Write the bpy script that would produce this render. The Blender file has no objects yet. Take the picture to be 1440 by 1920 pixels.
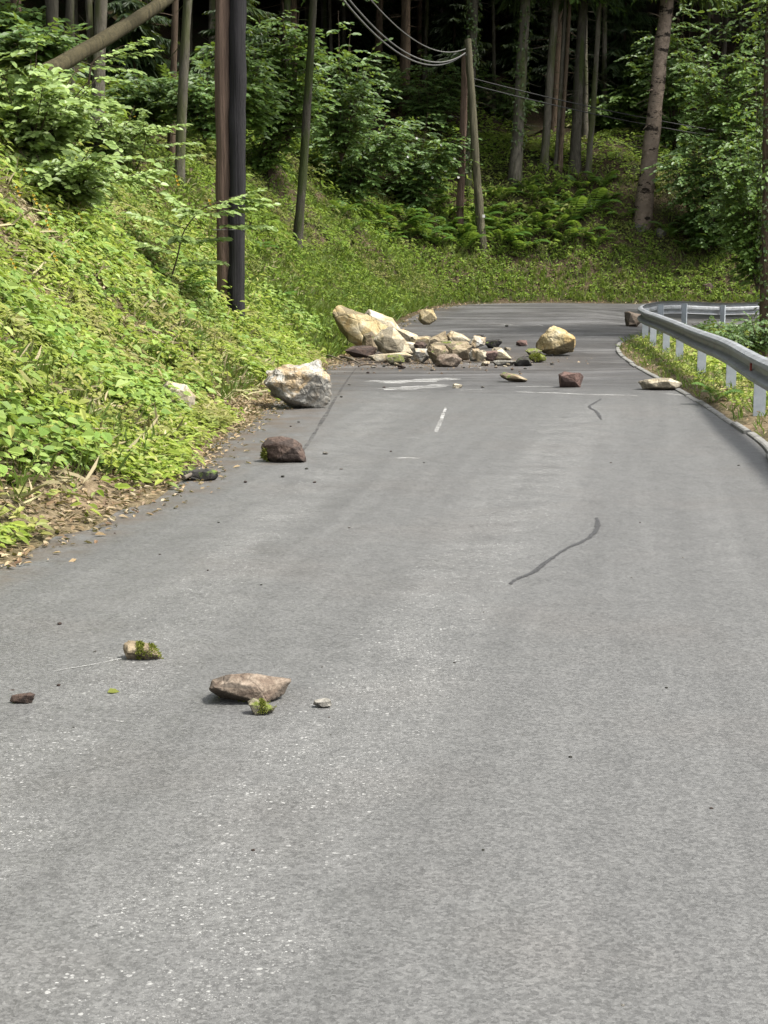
import bpy, math, random
import numpy as np
from mathutils import Vector, Matrix, Quaternion

random.seed(7); RNG = np.random.default_rng(7)
SC = bpy.context.scene
COL = SC.collection

# ------------------------------------------------------------------ camera
F, W0, H0 = 2884.0, 1440, 1920           # focal length in pixels of the 1440x1920 photograph
HOR = 505.0                              # row of the horizon
CAMH = 1.65
PITCH = math.atan((960 - HOR) / F)
cam = bpy.data.cameras.new('camera'); camo = bpy.data.objects.new('camera', cam)
COL.objects.link(camo); SC.camera = camo
cam.sensor_fit = 'HORIZONTAL'; cam.sensor_width = 36.0; cam.lens = 36.0 * F / W0
cam.clip_start = 0.1; cam.clip_end = 2000
camo.location = (0, 0, CAMH); camo.rotation_euler = (math.pi / 2 - PITCH, 0, 0)

# ------------------------------------------------------------------ sky, sun, exposure
SUN_EL, SUN_AZ = 60, 105                 # degrees; azimuth clockwise from +Y (camera heading)
world = bpy.data.worlds.new('World'); SC.world = world; world.use_nodes = True
wn = world.node_tree.nodes; wl = world.node_tree.links
bg = wn['Background']
sky = wn.new('ShaderNodeTexSky'); sky.sky_type = 'NISHITA'; sky.sun_disc = False
sky.sun_elevation = math.radians(SUN_EL); sky.sun_rotation = math.radians(SUN_AZ)
sky.air_density = 1.0; sky.dust_density = 3.0; sky.ozone_density = 1.0
hsv = wn.new('ShaderNodeHueSaturation'); hsv.inputs['Saturation'].default_value = 0.22   # bright overcast
wl.new(sky.outputs[0], hsv.inputs['Color']); wl.new(hsv.outputs[0], bg.inputs['Color'])
bg.inputs['Strength'].default_value = 0.11
sun = bpy.data.lights.new('sun', 'SUN'); suno = bpy.data.objects.new('sun', sun); COL.objects.link(suno)
sun.energy = 2.4; sun.angle = math.radians(9); sun.color = (1.0, 0.95, 0.86)
az, el = math.radians(SUN_AZ), math.radians(SUN_EL)
sd = Vector((math.sin(az) * math.cos(el), math.cos(az) * math.cos(el), math.sin(el)))
suno.rotation_euler = sd.to_track_quat('Z', 'Y').to_euler()
SC.view_settings.view_transform = 'Standard'; SC.view_settings.look = 'None'
SC.view_settings.exposure = 1.85; SC.view_settings.gamma = 1.0
SC.view_settings.use_curve_mapping = False
SC.render.engine = 'CYCLES'
SC.cycles.max_bounces = 6; SC.cycles.diffuse_bounces = 3; SC.cycles.glossy_bounces = 2
SC.cycles.transmission_bounces = 3; SC.cycles.transparent_max_bounces = 6
SC.cycles.use_denoising = True
SC.cycles.sample_clamp_indirect = 4.0

# ------------------------------------------------------------------ pixel <-> place
cp, sp_ = math.cos(PITCH), math.sin(PITCH)
def ray(px, py):
    u, v = (px - W0 / 2) / F, (H0 / 2 - py) / F
    return Vector((u, cp + v * sp_, v * cp - sp_))
def at(px, py, D):
    r = ray(px, py); return Vector((0, 0, CAMH)) + r * (D / r.y)
def gp(px, py, z=0.0):
    r = ray(px, py); return Vector((0, 0, CAMH)) + r * ((z - CAMH) / r.z)

# ------------------------------------------------------------------ noise
def _h(ix, iy, iz, s):
    n = (ix.astype(np.int64) * 374761393 + iy.astype(np.int64) * 668265263 + iz.astype(np.int64) * 1440662683 + s * 1274126177) & 0xffffffff
    n = ((n ^ (n >> 13)) * 1274126177) & 0xffffffff
    return ((n ^ (n >> 16)) & 0xffff) / 65535.0 * 2 - 1
def vnoise(P, s=0):
    P = np.asarray(P, float); i = np.floor(P).astype(np.int64); f = P - i; f = f * f * (3 - 2 * f)
    r = 0
    for a in (0, 1):
        for b in (0, 1):
            for c in (0, 1):
                w = (f[:, 0] if a else 1 - f[:, 0]) * (f[:, 1] if b else 1 - f[:, 1]) * (f[:, 2] if c else 1 - f[:, 2])
                r = r + w * _h(i[:, 0] + a, i[:, 1] + b, i[:, 2] + c, s)
    return r
def fbm(P, sc=1.0, o=4, s=0):
    P = np.asarray(P, float) * sc; r = 0; a = 1.0
    for k in range(o):
        r = r + a * vnoise(P + 17.3 * k, s + k); P = P * 2.03; a *= .5
    return r
def ss(a, b, x):
    t = np.clip((np.asarray(x, float) - a) / (b - a), 0, 1); return t * t * (3 - 2 * t)
def norm(v):
    return v / np.maximum(np.linalg.norm(v, axis=-1, keepdims=True), 1e-9)

# ------------------------------------------------------------------ mesh helpers
class MB:
    def __init__(s): s.v = []; s.f = []; s.n = 0
    def add(s, v, *faces):
        v = np.asarray(v, float).reshape(-1, 3)
        for f in faces:
            f = np.asarray(f, np.int64)
            if f.size: s.f.append(f + s.n)
        s.v.append(v); s.n += len(v)
    def mesh(s, name, mat=None, smooth=False):
        me = bpy.data.meshes.new(name)
        V = np.concatenate(s.v); me.vertices.add(len(V)); me.vertices.foreach_set('co', V.ravel())
        tot = np.concatenate([np.full(len(f), f.shape[1]) for f in s.f])
        idx = np.concatenate([f.ravel() for f in s.f])
        me.loops.add(len(idx)); me.loops.foreach_set('vertex_index', idx.astype(np.int32))
        me.polygons.add(len(tot))
        st = np.concatenate([[0], np.cumsum(tot)[:-1]])
        me.polygons.foreach_set('loop_start', st.astype(np.int32))
        me.polygons.foreach_set('loop_total', tot.astype(np.int32))
        me.polygons.foreach_set('use_smooth', np.full(len(tot), smooth))
        me.update(calc_edges=True); me.validate()
        if mat: me.materials.append(mat)
        return me
def link(name, me, parent=None):
    o = bpy.data.objects.new(name, me); COL.objects.link(o)
    if parent: o.parent = parent
    return o
def tag(o, label, cat=None, group=None, kind=None):
    if label: o['label'] = label
    if cat: o['category'] = cat
    if group: o['group'] = group
    if kind: o['kind'] = kind
    return o
def empty(name, loc=(0, 0, 0)):
    o = bpy.data.objects.new(name, None); COL.objects.link(o); o.location = loc; o.empty_display_size = .2
    return o
def tube(mb, pts, rad, n=8, noise=0.0, seed=0, cap=True):
    pts = np.asarray(pts, float); rad = np.broadcast_to(np.asarray(rad, float), (len(pts),))
    T = norm(np.gradient(pts, axis=0)); ref = np.array([1., 0, 0]) if abs(T[0][0]) < .8 else np.array([0, 1., 0])
    A = norm(np.cross(T, ref)); B = np.cross(T, A)
    a = np.linspace(0, 2 * np.pi, n, endpoint=False)
    off = np.cos(a)[None, :, None] * A[:, None] + np.sin(a)[None, :, None] * B[:, None]
    r = rad[:, None]
    if noise:
        q = (pts[:, None] * np.array([1, 1, .6]) + off * .5).reshape(-1, 3)
        r = r * (1 + noise * fbm(q, 3.0, 3, seed).reshape(len(pts), n))
    V = pts[:, None] + off * (r[..., None] if np.ndim(r) == 2 else r)
    m = len(pts); i = np.arange(m - 1)[:, None] * n; j = np.arange(n)[None]; k = (j + 1) % n
    q = np.stack([i + j, i + k, i + n + k, i + n + j], -1).reshape(-1, 4)
    f = [q]
    mb.add(V.reshape(-1, 3), *f)
    if cap:
        for e, o in ((0, 0), (m - 1, (m - 1) * n)):
            c = pts[e]; ring = V[e]
            t = np.stack([np.zeros(n, int), 1 + np.arange(n), 1 + (np.arange(n) + 1) % n], -1)
            mb.add(np.vstack([c, ring]), t)
def leafgeo(mb, pos, fwd, nrm, L, Wd, fold=.3, curl=.15):
    n = len(pos); fwd = norm(fwd); side = norm(np.cross(fwd, nrm)); nrm = np.cross(side, fwd)
    L = np.broadcast_to(L, (n,))[:, None]; Wd = np.broadcast_to(Wd, (n,))[:, None]
    def p(a, b, c): return pos + fwd * (a * L) + side * (b * Wd) + nrm * (c * Wd - curl * L * a * a)
    V = np.stack([p(0, 0, 0), p(.28, .42, fold * .42), p(.66, .36, fold * .36), p(1, 0, 0), p(.66, -.36, fold * .36), p(.28, -.42, fold * .42)], 1)
    b = np.arange(n)[:, None] * 6
    mb.add(V.reshape(-1, 3), np.concatenate([b + np.array([[0, 1, 2, 3]]), b + np.array([[0, 3, 4, 5]])]))
def rnd(n, a=-1, b=1): return RNG.uniform(a, b, n)
def rvec(n): return norm(RNG.normal(size=(n, 3)))

# ------------------------------------------------------------------ materials
class NT:
    def __init__(s, name):
        s.m = bpy.data.materials.new(name); s.m.use_nodes = True; s.t = s.m.node_tree; s.t.nodes.clear()
        s.out = s.t.nodes.new('ShaderNodeOutputMaterial')
    def n(s, typ, ins=None, **kw):
        x = s.t.nodes.new('ShaderNode' + typ)
        for k, v in kw.items(): setattr(x, k, v)
        for k, v in (ins or {}).items(): s.set(x, k, v)
        return x
    def set(s, x, k, v):
        i = x.inputs[k]
        if isinstance(v, bpy.types.NodeSocket): s.t.links.new(v, i)
        elif isinstance(v, (tuple, list)) and len(v) == 3 and i.type == 'RGBA': i.default_value = (*v, 1)
        else: i.default_value = v
    def obj(s): return s.n('TexCoord').outputs['Object']
    def noise(s, vec, scale, detail=4, rough=.55, dist=0):
        return s.n('TexNoise', {'Vector': vec, 'Scale': scale, 'Detail': detail, 'Roughness': rough, 'Distortion': dist}).outputs['Fac']
    def ramp(s, fac, stops, interp='LINEAR'):
        r = s.n('ValToRGB', {'Fac': fac}); cr = r.color_ramp; cr.interpolation = interp
        while len(cr.elements) < len(stops): cr.elements.new(.5)
        for e, (p, c) in zip(cr.elements, stops):
            e.position = p; e.color = (*c, 1) if isinstance(c, (tuple, list)) else (c, c, c, 1)
        return r.outputs['Color']
    def mix(s, fac, a, b, mode='MIX'):
        x = s.n('MixRGB', {'Fac': fac, 'Color1': a, 'Color2': b}, blend_type=mode); return x.outputs['Color']
    def math(s, op, a, b=0.0, c=0.0, clamp=False):
        x = s.n('Math', {0: a, 1: b}, operation=op); x.use_clamp = clamp
        if op in ('MULTIPLY_ADD', 'COMPARE', 'SMOOTH_MIN'): s.set(x, 2, c)
        return x.outputs[0]
    def vmath(s, op, a, b):
        return s.n('VectorMath', {0: a, 1: b}, operation=op).outputs[0]
    def mapr(s, v, a, b, c=0., d=1.):
        return s.n('MapRange', {'Value': v, 'From Min': a, 'From Max': b, 'To Min': c, 'To Max': d}).outputs[0]
    def bump(s, h, strength=.5, dist=.02):
        return s.n('Bump', {'Height': h, 'Strength': strength, 'Distance': dist}).outputs[0]
    def bsdf(s, col, rough=.8, normal=None, metal=0.0, spec=.3):
        b = s.n('BsdfPrincipled', {'Base Color': col, 'Roughness': rough, 'Metallic': metal, 'Specular IOR Level': spec})
        if normal is not None: s.set(b, 'Normal', normal)
        return b.outputs[0]
    def done(s, sh): s.t.links.new(sh, s.out.inputs['Surface']); return s.m

def leaf_mat(name, cols, transl=.35, rough=.5, patch=None, spec=.35):
    t = NT(name); r = t.n('NewGeometry').outputs['Random Per Island']
    k = len(cols); c = t.ramp(r, [(i / max(k - 1, 1), q) for i, q in enumerate(cols)])
    P = t.n('NewGeometry').outputs['Position']
    if patch:
        c = t.mix(t.mapr(t.noise(P, patch[1], 3), patch[2], patch[3]), c, t.mix(.75, c, patch[0]))
    v = t.mapr(t.noise(P, 1.3, 2), .3, .7, .78, 1.2)
    c = t.mix(1.0, c, t.n('CombineColor', {0: v, 1: v, 2: v}).outputs[0], 'MULTIPLY')
    a = t.bsdf(c, rough, spec=spec)
    b = t.n('BsdfTranslucent', {'Color': t.mix(.5, c, (.30, .40, .04), 'MIX')}).outputs[0]
    return t.done(t.n('MixShader', {0: transl, 1: a, 2: b}).outputs[0])

def bark_mat(name, a, b, scale=(6, 6, 1.2), moss=None, scars=None, rough=.9):
    t = NT(name); o = t.obj(); loc = t.n('ObjectInfo').outputs['Random']
    v = t.vmath('MULTIPLY', o, t.n('CombineXYZ', {0: scale[0], 1: scale[1], 2: scale[2]}).outputs[0])
    v = t.vmath('ADD', v, t.n('CombineXYZ', {0: t.math('MULTIPLY', loc, 37.0), 1: 0.0, 2: t.math('MULTIPLY', loc, 91.0)}).outputs[0])
    n1 = t.noise(v, 2.4, 8, .72, .4); n2 = t.noise(v, .5, 4, .65)
    c = t.ramp(n1, [(.36, b), (.5, tuple(.55 * p + .45 * q for p, q in zip(a, b))), (.62, a), (.75, tuple(min(1, 1.5 * p) for p in a))])
    c = t.mix(t.mapr(n2, .45, .62), c, tuple(x * .62 for x in a))
    if moss: c = t.mix(t.mapr(t.noise(v, .35, 4), .5, .58), c, moss)
    if scars:
        w = t.n('TexNoise', {'Vector': t.vmath('MULTIPLY', o, t.n('CombineXYZ', {0: 2.0, 1: 2.0, 2: 5.0}).outputs[0]), 'Scale': 1.0, 'Detail': 5.0, 'Roughness': .7}).outputs['Fac']
        c = t.mix(t.mapr(w, .54, .59), c, scars)
    return t.done(t.bsdf(c, rough, t.bump(n1, 1.0, .05), spec=.15))

def rock_mat(name, cols, stain, stainamt=.5, dark=.5, moss=0.0, scale=1.0, mosscol=(.05, .075, .012), bumps=.7):
    t = NT(name); o = t.obj(); rn = t.n('ObjectInfo').outputs['Random']
    v = t.vmath('ADD', o, t.n('CombineXYZ', {0: t.math('MULTIPLY', rn, 53.0), 1: t.math('MULTIPLY', rn, 31.0), 2: t.math('MULTIPLY', rn, 77.0)}).outputs[0])
    n1 = t.noise(v, 3.2 * scale, 6, .6, .6); n2 = t.noise(v, 1.6 * scale, 4, .6, 1.0); n3 = t.noise(v, 18 * scale, 5, .7)
    k = len(cols); c = t.ramp(n1, [(.32 + .36 * i / max(k - 1, 1), q) for i, q in enumerate(cols)])
    c = t.mix(t.math('MULTIPLY', t.mapr(n2, .5 - .12 * stainamt, .66 - .1 * stainamt), min(1, .5 + stainamt * .5)), c, stain)
    c = t.mix(t.mapr(n3, .35, .7, dark, 0.0), c, tuple(q * .35 for q in cols[0]))
    cr = t.n('TexVoronoi', {'Vector': t.mix(.25, v, t.n('TexNoise', {'Vector': v, 'Scale': 3.0}).outputs['Color']), 'Scale': 2.2 * scale}, feature='DISTANCE_TO_EDGE').outputs['Distance']
    c = t.mix(t.mapr(cr, 0.0, .022, .4, 0.0), c, tuple(q * .3 for q in cols[0]))
    cf = t.math('MULTIPLY', t.n('Attribute', attribute_name='crust').outputs['Fac'], t.mapr(n1, .3, .55, .55, .9)); c = t.mix(cf, c, t.mix(n3, tuple(.12 * q for q in cols[1]), tuple(.45 * q + .012 for q in cols[1])))
    if moss:
        nz = t.n('SeparateXYZ', {0: t.n('NewGeometry').outputs['Normal']}).outputs[2]
        f = t.math('MULTIPLY', t.mapr(nz, -.2, .45), t.mapr(t.noise(v, 5 * scale, 4), .62 - .3 * moss, .70 - .3 * moss))
        c = t.mix(f, c, t.mix(n3, mosscol, tuple(q * 2.2 for q in mosscol)))
    h = t.math('ADD', t.math('MULTIPLY', n1, 1.0), t.math('MULTIPLY', n3, .5))
    h = t.math('ADD', h, t.mapr(cr, 0, .05, 0, .35))
    return t.done(t.bsdf(c, .85, t.bump(h, bumps, .05 / scale), spec=.25))

def plain(name, col, rough=.8, var=.25, scale=20, metal=0.0, bump=.2):
    t = NT(name); n = t.noise(t.obj(), scale, 5, .6)
    c = t.mix(t.mapr(n, .3, .7), tuple(q * (1 - var) for q in col), tuple(min(1, q * (1 + var)) for q in col))
    return t.done(t.bsdf(c, rough, t.bump(n, bump, .01), metal))

# ------------------------------------------------------------------ the lie of the land
PAIRS = [((-6.5, -12), (-1.6, -12)), ((-5.0, -5), (-.3, -5)), ((-3.9, 0), (.7, 0)), ((-2.85, 5), (1.7, 5)),
 ((-2.12, 8.6), (2.45, 8.8)), ((-1.5, 11.8), (3.05, 11.8)), ((-1.5, 14.4), (3.55, 14.4)), ((-1.38, 17.5), (3.8, 17.5)),
 ((-1.2, 20.5), (4.0, 20.5)), ((-1.05, 24.7), (4.2, 25)), ((-.75, 28), (4.42, 28.3)), ((-.25, 32.4), (4.62, 30.6)),
 ((.33, 38.7), (4.85, 32.3)), ((1.05, 44.0), (5.2, 33.9)), ((1.85, 47.6), (5.8, 35.3)), ((3.1, 50.2), (6.6, 36.8)),
 ((5.2, 51.7), (7.8, 38.8)), ((8.2, 52.4), (9.6, 41.3)), ((12.2, 52.2), (12.2, 43.2)), ((18, 51), (17, 44)), ((30, 47), (28, 42)), ((45, 42), (43, 37))]
def catmull(P, k=10):
    P = np.asarray(P, float); Q = np.vstack([2 * P[0] - P[1], P, 2 * P[-1] - P[-2]]); out = []
    t = np.linspace(0, 1, k, endpoint=False)[:, None]
    for i in range(1, len(Q) - 2):
        a, b, c, d = Q[i - 1], Q[i], Q[i + 1], Q[i + 2]
        out.append(.5 * (2 * b + (c - a) * t + (2 * a - 5 * b + 4 * c - d) * t ** 2 + (3 * b - a - 3 * c + d) * t ** 3))
    out.append(P[-1:]); return np.vstack(out)
OUTER = catmull([a for a, b in PAIRS]); INNER = catmull([b for a, b in PAIRS])
def sdist(x, y, L):
    """distance to polyline L, positive on its left"""
    x = np.asarray(x, float); y = np.asarray(y, float); best = np.full(x.shape, 1e9); sg = np.ones(x.shape)
    L = L[::2]
    for (ax, ay), (bx, by) in zip(L[:-1], L[1:]):
        dx, dy = bx - ax, by - ay; t = np.clip(((x - ax) * dx + (y - ay) * dy) / (dx * dx + dy * dy), 0, 1)
        ex, ey = x - ax - t * dx, y - ay - t * dy; d = np.hypot(ex, ey); m = d < best - 1e-9
        best = np.where(m, d, best); sg = np.where(m, np.where(dx * ey - dy * ex > 0, 1.0, -1.0), sg)
    return best * sg
def zroad(x, y):
    y = np.asarray(y, float); b = ss(5, 9.5, x)
    return (1 - b) * .55 * ss(28, 52, y) + b * .5 * ss(42, 53, y)
HP = np.array([(0, 0), (.3, .03), (.6, .15), (1, .42), (1.6, .86), (2.5, 1.72), (4.3, 3.6), (5.5, 4.5), (7.5, 5.5), (12, 7.3), (30, 15), (90, 42)], float)
def tz(x, y):
    x = np.asarray(x, float); y = np.asarray(y, float)
    d = sdist(x, y, OUTER); e = -sdist(x, y, INNER); zr = zroad(x, y)
    P = np.stack([x, y, np.zeros_like(x)], -1).reshape(-1, 3)
    nb = fbm(P, .35, 3, 3).reshape(x.shape); nf = fbm(P, 1.6, 3, 9).reshape(x.shape)
    bank = zr + np.interp(d, HP[:, 0], HP[:, 1]) * (1 + .10 * nb) + (.06 * nf + .12 * nb) * ss(.3, 2, d)
    ver = zr + .05 * ss(0, .25, e) + .03 * nf * ss(.1, .6, e) - .42 * np.clip(e - 1.0, 0, 12)
    return np.where(d > 0, bank, np.where(e > 0, ver, zr - .05))
def tz1(x, y): return float(tz(np.array([x]), np.array([y]))[0])
def hit(px, py, d0=6, d1=95):
    """first place where the line of sight through a pixel meets the ground"""
    r = ray(px, py); Y = np.arange(d0, d1, .05); X = r.x / r.y * Y; Z = CAMH + r.z / r.y * Y
    b = Z <= tz(X, Y)
    if not b.any(): return Vector((X[-1], Y[-1], tz1(X[-1], Y[-1])))
    i = int(np.argmax(b)); return Vector((X[i], Y[i], Z[i]))

# terrain
gx = np.concatenate([np.arange(-60, -14, 1.0), np.arange(-14, 14, .22), np.arange(14, 61, 1.0)])
gy = np.concatenate([np.arange(-14, 4, .6), np.arange(4, 64, .22), np.arange(64, 126, 1.0)])
GX, GY = np.meshgrid(gx, gy); GZ = tz(GX, GY)
mb = MB(); nx, ny = len(gx), len(gy)
ii = np.arange(ny - 1)[:, None] * nx + np.arange(nx - 1)[None]
mb.add(np.stack([GX, GY, GZ], -1), np.stack([ii, ii + 1, ii + nx + 1, ii + nx], -1).reshape(-1, 4))
t = NT('soil'); P = t.obj(); n1 = t.noise(P, 1.2, 5); n2 = t.noise(P, 14, 5, .7)
c = t.ramp(n2, [(.3, (.012, .009, .006)), (.5, (.028, .02, .012)), (.68, (.055, .04, .024))])
c = t.mix(t.mapr(n1, .45, .62), c, t.mix(n2, (.012, .016, .005), (.03, .036, .012)))
wd = t.n('Attribute', attribute_name='wood').outputs['Fac']
c = t.mix(wd, t.mix(t.mapr(n1, .35, .6), t.ramp(n2, [(.3, (.06, .042, .026)), (.5, (.14, .105, .065)), (.7, (.24, .19, .125))]), t.ramp(n2, [(.3, (.03, .028, .014)), (.7, (.10, .085, .045))])), c)
SOIL = t.done(t.bsdf(c, .95, t.bump(n2, .8, .05), spec=.1))
tme = mb.mesh('terrain', SOIL, True); a = tme.attributes.new('wood', 'FLOAT', 'POINT'); a.data.foreach_set('value', np.clip(ss(4.2, 6.5, sdist(GX, GY, OUTER)) + ss(30, 40, GY) * .7, 0, 1).ravel().astype(np.float32))
terrain = tag(link('terrain', tme), 'wooded hillside of soil and leaf mould around the bend', kind='structure')

# road
def bands(x, y):
    b1 = np.exp(-((x - (-1.2 + .2 * y)) / .34) ** 2) * ss(21, 17, y)
    b2 = np.exp(-((x - (-1.6 + .085 * y)) / .32) ** 2) * ss(24, 19, y) * .8
    b3 = np.exp(-((x - (1.1 + .13 * y)) / .28) ** 2) * ss(20, 15, y) * .28
    return np.clip(np.maximum(np.maximum(b1, b2), b3), 0, 1)
NCR = 30
tt = np.linspace(0, 1, NCR + 1)[None, :, None]
RV = OUTER[:, None] * (1 - tt) + INNER[:, None] * tt
RV[:, 0] += (OUTER - INNER) / np.linalg.norm(OUTER - INNER, axis=1, keepdims=True) * .12
RX, RY = RV[..., 0], RV[..., 1]; RZ = zroad(RX, RY)
mb = MB(); m = NCR + 1; ii = np.arange(len(OUTER) - 1)[:, None] * m + np.arange(NCR)[None]
mb.add(np.stack([RX, RY, RZ], -1), np.stack([ii, ii + m, ii + m + 1, ii + 1], -1).reshape(-1, 4)[:, ::-1])
t = NT('asphalt'); P = t.obj()
tr = t.n('Attribute', attribute_name='track').outputs['Fac']; ed = t.n('Attribute', attribute_name='edge').outputs['Fac']
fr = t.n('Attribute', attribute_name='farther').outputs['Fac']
big = t.noise(P, .5, 4, .6, .5); med = t.noise(P, 5, 5, .65); fine = t.noise(P, 130, 3, .7)
sk = t.n('SeparateXYZ', {0: P}); lng = t.noise(t.n('CombineXYZ', {0: t.math('MULTIPLY', t.math('SUBTRACT', sk.outputs[0], t.math('MULTIPLY', sk.outputs[1], .17)), 3.2), 1: t.math('MULTIPLY', sk.outputs[1], .12), 2: 0.0}).outputs[0], 1.3, 5, .62)
v = t.math('MULTIPLY', t.mapr(big, .3, .7, .96, 1.04), t.mapr(lng, .3, .7, .86, 1.13))
agg = t.n('SeparateColor', {0: t.n('TexVoronoi', {'Vector': P, 'Scale': 95.0}).outputs['Color']}); agg2 = t.n('SeparateColor', {0: t.n('TexVoronoi', {'Vector': P, 'Scale': 38.0}).outputs['Color']})
v = t.math('MULTIPLY', v, t.mapr(agg.outputs[0], 0, 1, .70, 1.30)); v = t.math('MULTIPLY', v, t.mapr(agg2.outputs[0], 0, 1, .95, 1.05))
v = t.math('MULTIPLY', v, t.mapr(med, .3, .7, .96, 1.04)); v = t.math('MULTIPLY', v, t.mapr(t.math('ADD', t.math('MULTIPLY', fine, .5), t.math('MULTIPLY', t.noise(P, 48, 3, .7), .5)), .32, .68, .68, 1.32))
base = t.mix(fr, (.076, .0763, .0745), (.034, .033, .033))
base = t.mix(t.mapr(t.noise(P, .8, 3), .5, .68, 0, .35), base, (.079, .074, .069))
c = t.mix(1.0, base, t.n('CombineColor', {0: v, 1: v, 2: v}).outputs[0], 'MULTIPLY')
def flecks(scale, hi, pv):
    vo = t.n('TexVoronoi', {'Vector': pv, 'Scale': scale, 'Randomness': 1.0})
    rr = t.n('SeparateColor', {0: vo.outputs['Color']}).outputs[0]
    big_ = t.math('GREATER_THAN', rr, hi); rad = t.mapr(rr, hi, 1.0, .10, .38)
    return t.math('MULTIPLY', big_, t.math('LESS_THAN', vo.outputs['Distance'], rad))
wob = t.vmath('ADD', P, t.vmath('MULTIPLY', t.n('TexNoise', {'Vector': P, 'Scale': 90.0, 'Detail': 3.0}).outputs['Color'], (.014, .008, .0)))
f1 = flecks(70, .58, wob); f2 = flecks(150, .35, wob); f3 = flecks(52, .86, wob)
pt = t.mapr(t.noise(P, 2.6, 4, .6), .36, .66); sel = t.math('MULTIPLY', tr, pt)
sel2 = t.math('ADD', t.math('MULTIPLY', tr, t.mapr(t.noise(P, 1.3, 3), .35, .65)), .06)
msk = t.math('MULTIPLY', f1, t.mapr(sel, .18, .5)); msk = t.math('MAXIMUM', msk, t.math('MULTIPLY', f2, t.mapr(sel2, .10, .5, 0, .75)))
msk = t.math('MAXIMUM', msk, t.math('MULTIPLY', f3, t.mapr(t.math('ADD', tr, t.noise(P, 1.1, 2)), .85, 1.1, 0, .8)))
c = t.mix(t.math('MULTIPLY', msk, t.mapr(agg2.outputs[1], 0, 1, .2, .95)), c, (.30, .30, .29))
c = t.mix(t.math('MULTIPLY', t.math('MULTIPLY', sel, t.mapr(t.noise(P, 22, 5, .75), .42, .6)), .42), c, (.16, .16, .155))
scr = t.math('MULTIPLY', t.mapr(t.noise(P, 9, 4, .7, 1.5), .62, .7), t.mapr(t.noise(P, 1.0, 2), .45, .6))
c = t.mix(t.math('MULTIPLY', scr, .25), c, (.05, .047, .044))
c = t.mix(t.math('MULTIPLY', t.mapr(ed, .05, .6, 1.0, 0.0), t.mapr(t.noise(P, 3, 5, .7), .38, .62)), c, t.mix(fine, (.035, .026, .018), (.085, .064, .044)))
arc = t.noise(t.vmath('MULTIPLY', P, (.35, 1.6, 1.0)), 1.0, 4, .6, .8)
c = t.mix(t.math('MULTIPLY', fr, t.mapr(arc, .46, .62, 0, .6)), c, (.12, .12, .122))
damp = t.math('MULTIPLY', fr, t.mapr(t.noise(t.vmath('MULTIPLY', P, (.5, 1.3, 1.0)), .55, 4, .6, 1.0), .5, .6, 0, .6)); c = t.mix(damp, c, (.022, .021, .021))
dr = t.math('MULTIPLY', t.n('Attribute', attribute_name='dirt').outputs['Fac'], t.mapr(t.noise(P, 2.2, 6, .7, .8), .36, .58)); c = t.mix(dr, c, t.mix(fine, (.030, .023, .017), (.075, .058, .042)))
ASPHALT = t.done(t.bsdf(c, t.mapr(med, .3, .7, .50, .64), t.bump(t.math('ADD', fine, t.math('MULTIPLY', msk, .6)), .35, .005), spec=.5))
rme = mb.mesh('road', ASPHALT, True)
fx, fy = RX.ravel(), RY.ravel()
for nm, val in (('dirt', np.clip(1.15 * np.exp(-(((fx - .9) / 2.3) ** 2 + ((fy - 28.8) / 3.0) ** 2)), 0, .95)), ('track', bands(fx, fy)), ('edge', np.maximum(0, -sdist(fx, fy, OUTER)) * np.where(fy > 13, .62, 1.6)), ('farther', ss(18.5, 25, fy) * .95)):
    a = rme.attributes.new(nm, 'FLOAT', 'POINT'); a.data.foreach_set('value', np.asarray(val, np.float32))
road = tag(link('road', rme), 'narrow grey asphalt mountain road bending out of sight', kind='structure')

# marks on the road, each a thin sheet 4 mm above it
def roadmark(name, pts, widths, mat, lift=.004, label=None):
    P = catmull([(p.x, p.y) for p in (gp(*q) for q in pts)], 6); n = len(P)
    w = np.interp(np.linspace(0, 1, n), np.linspace(0, 1, len(widths)), widths) / 2
    T = norm(np.gradient(P, axis=0)); N = np.stack([-T[:, 1], T[:, 0]], -1)
    jl, jr = 1 + .4 * rnd(n), 1 + .4 * rnd(n)
    A = P + N * (w * jl)[:, None]; B = P - N * (w * jr)[:, None]
    V = np.concatenate([A, B]); V = np.column_stack([V, zroad(V[:, 0], V[:, 1]) + lift])
    i = np.arange(n - 1); mb = MB(); mb.add(V, np.stack([i, i + n, i + n + 1, i + 1], -1))
    o = link(name, mb.mesh(name, mat), road)
    if label: o['label'] = label
    return o
t = NT('bitumen'); n = t.noise(t.obj(), 40, 4)
BIT = t.done(t.n('MixShader', {0: t.mapr(t.noise(t.obj(), 70, 4, .7), .34, .46), 1: t.n('BsdfTransparent').outputs[0], 2: t.bsdf(t.ramp(n, [(.3, (.026, .026, .027)), (.7, (.045, .045, .046))]), .6, spec=.4)}).outputs[0])
def worn(name, col, lo, hi, sc):
    t = NT(name); n = t.noise(t.vmath('MULTIPLY', t.obj(), (.6, 1.4, 1)), sc, 6, .72); n2 = t.noise(t.obj(), 90, 3, .7)
    f = t.mapr(t.math('ADD', n, t.math('MULTIPLY', n2, .35)), lo, hi)
    return t.done(t.n('MixShader', {0: f, 1: t.n('BsdfTransparent').outputs[0], 2: t.bsdf(col, .85)}).outputs[0])
PAINT = worn('worn_white_paint', (.30, .30, .29), .58, .80, 6); CHALK = worn('crushed_stone_dust', (.33, .33, .32), .56, .84, 4)
SEAM = worn('seam_tar', (.04, .039, .038), .62, .82, 9)
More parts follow.
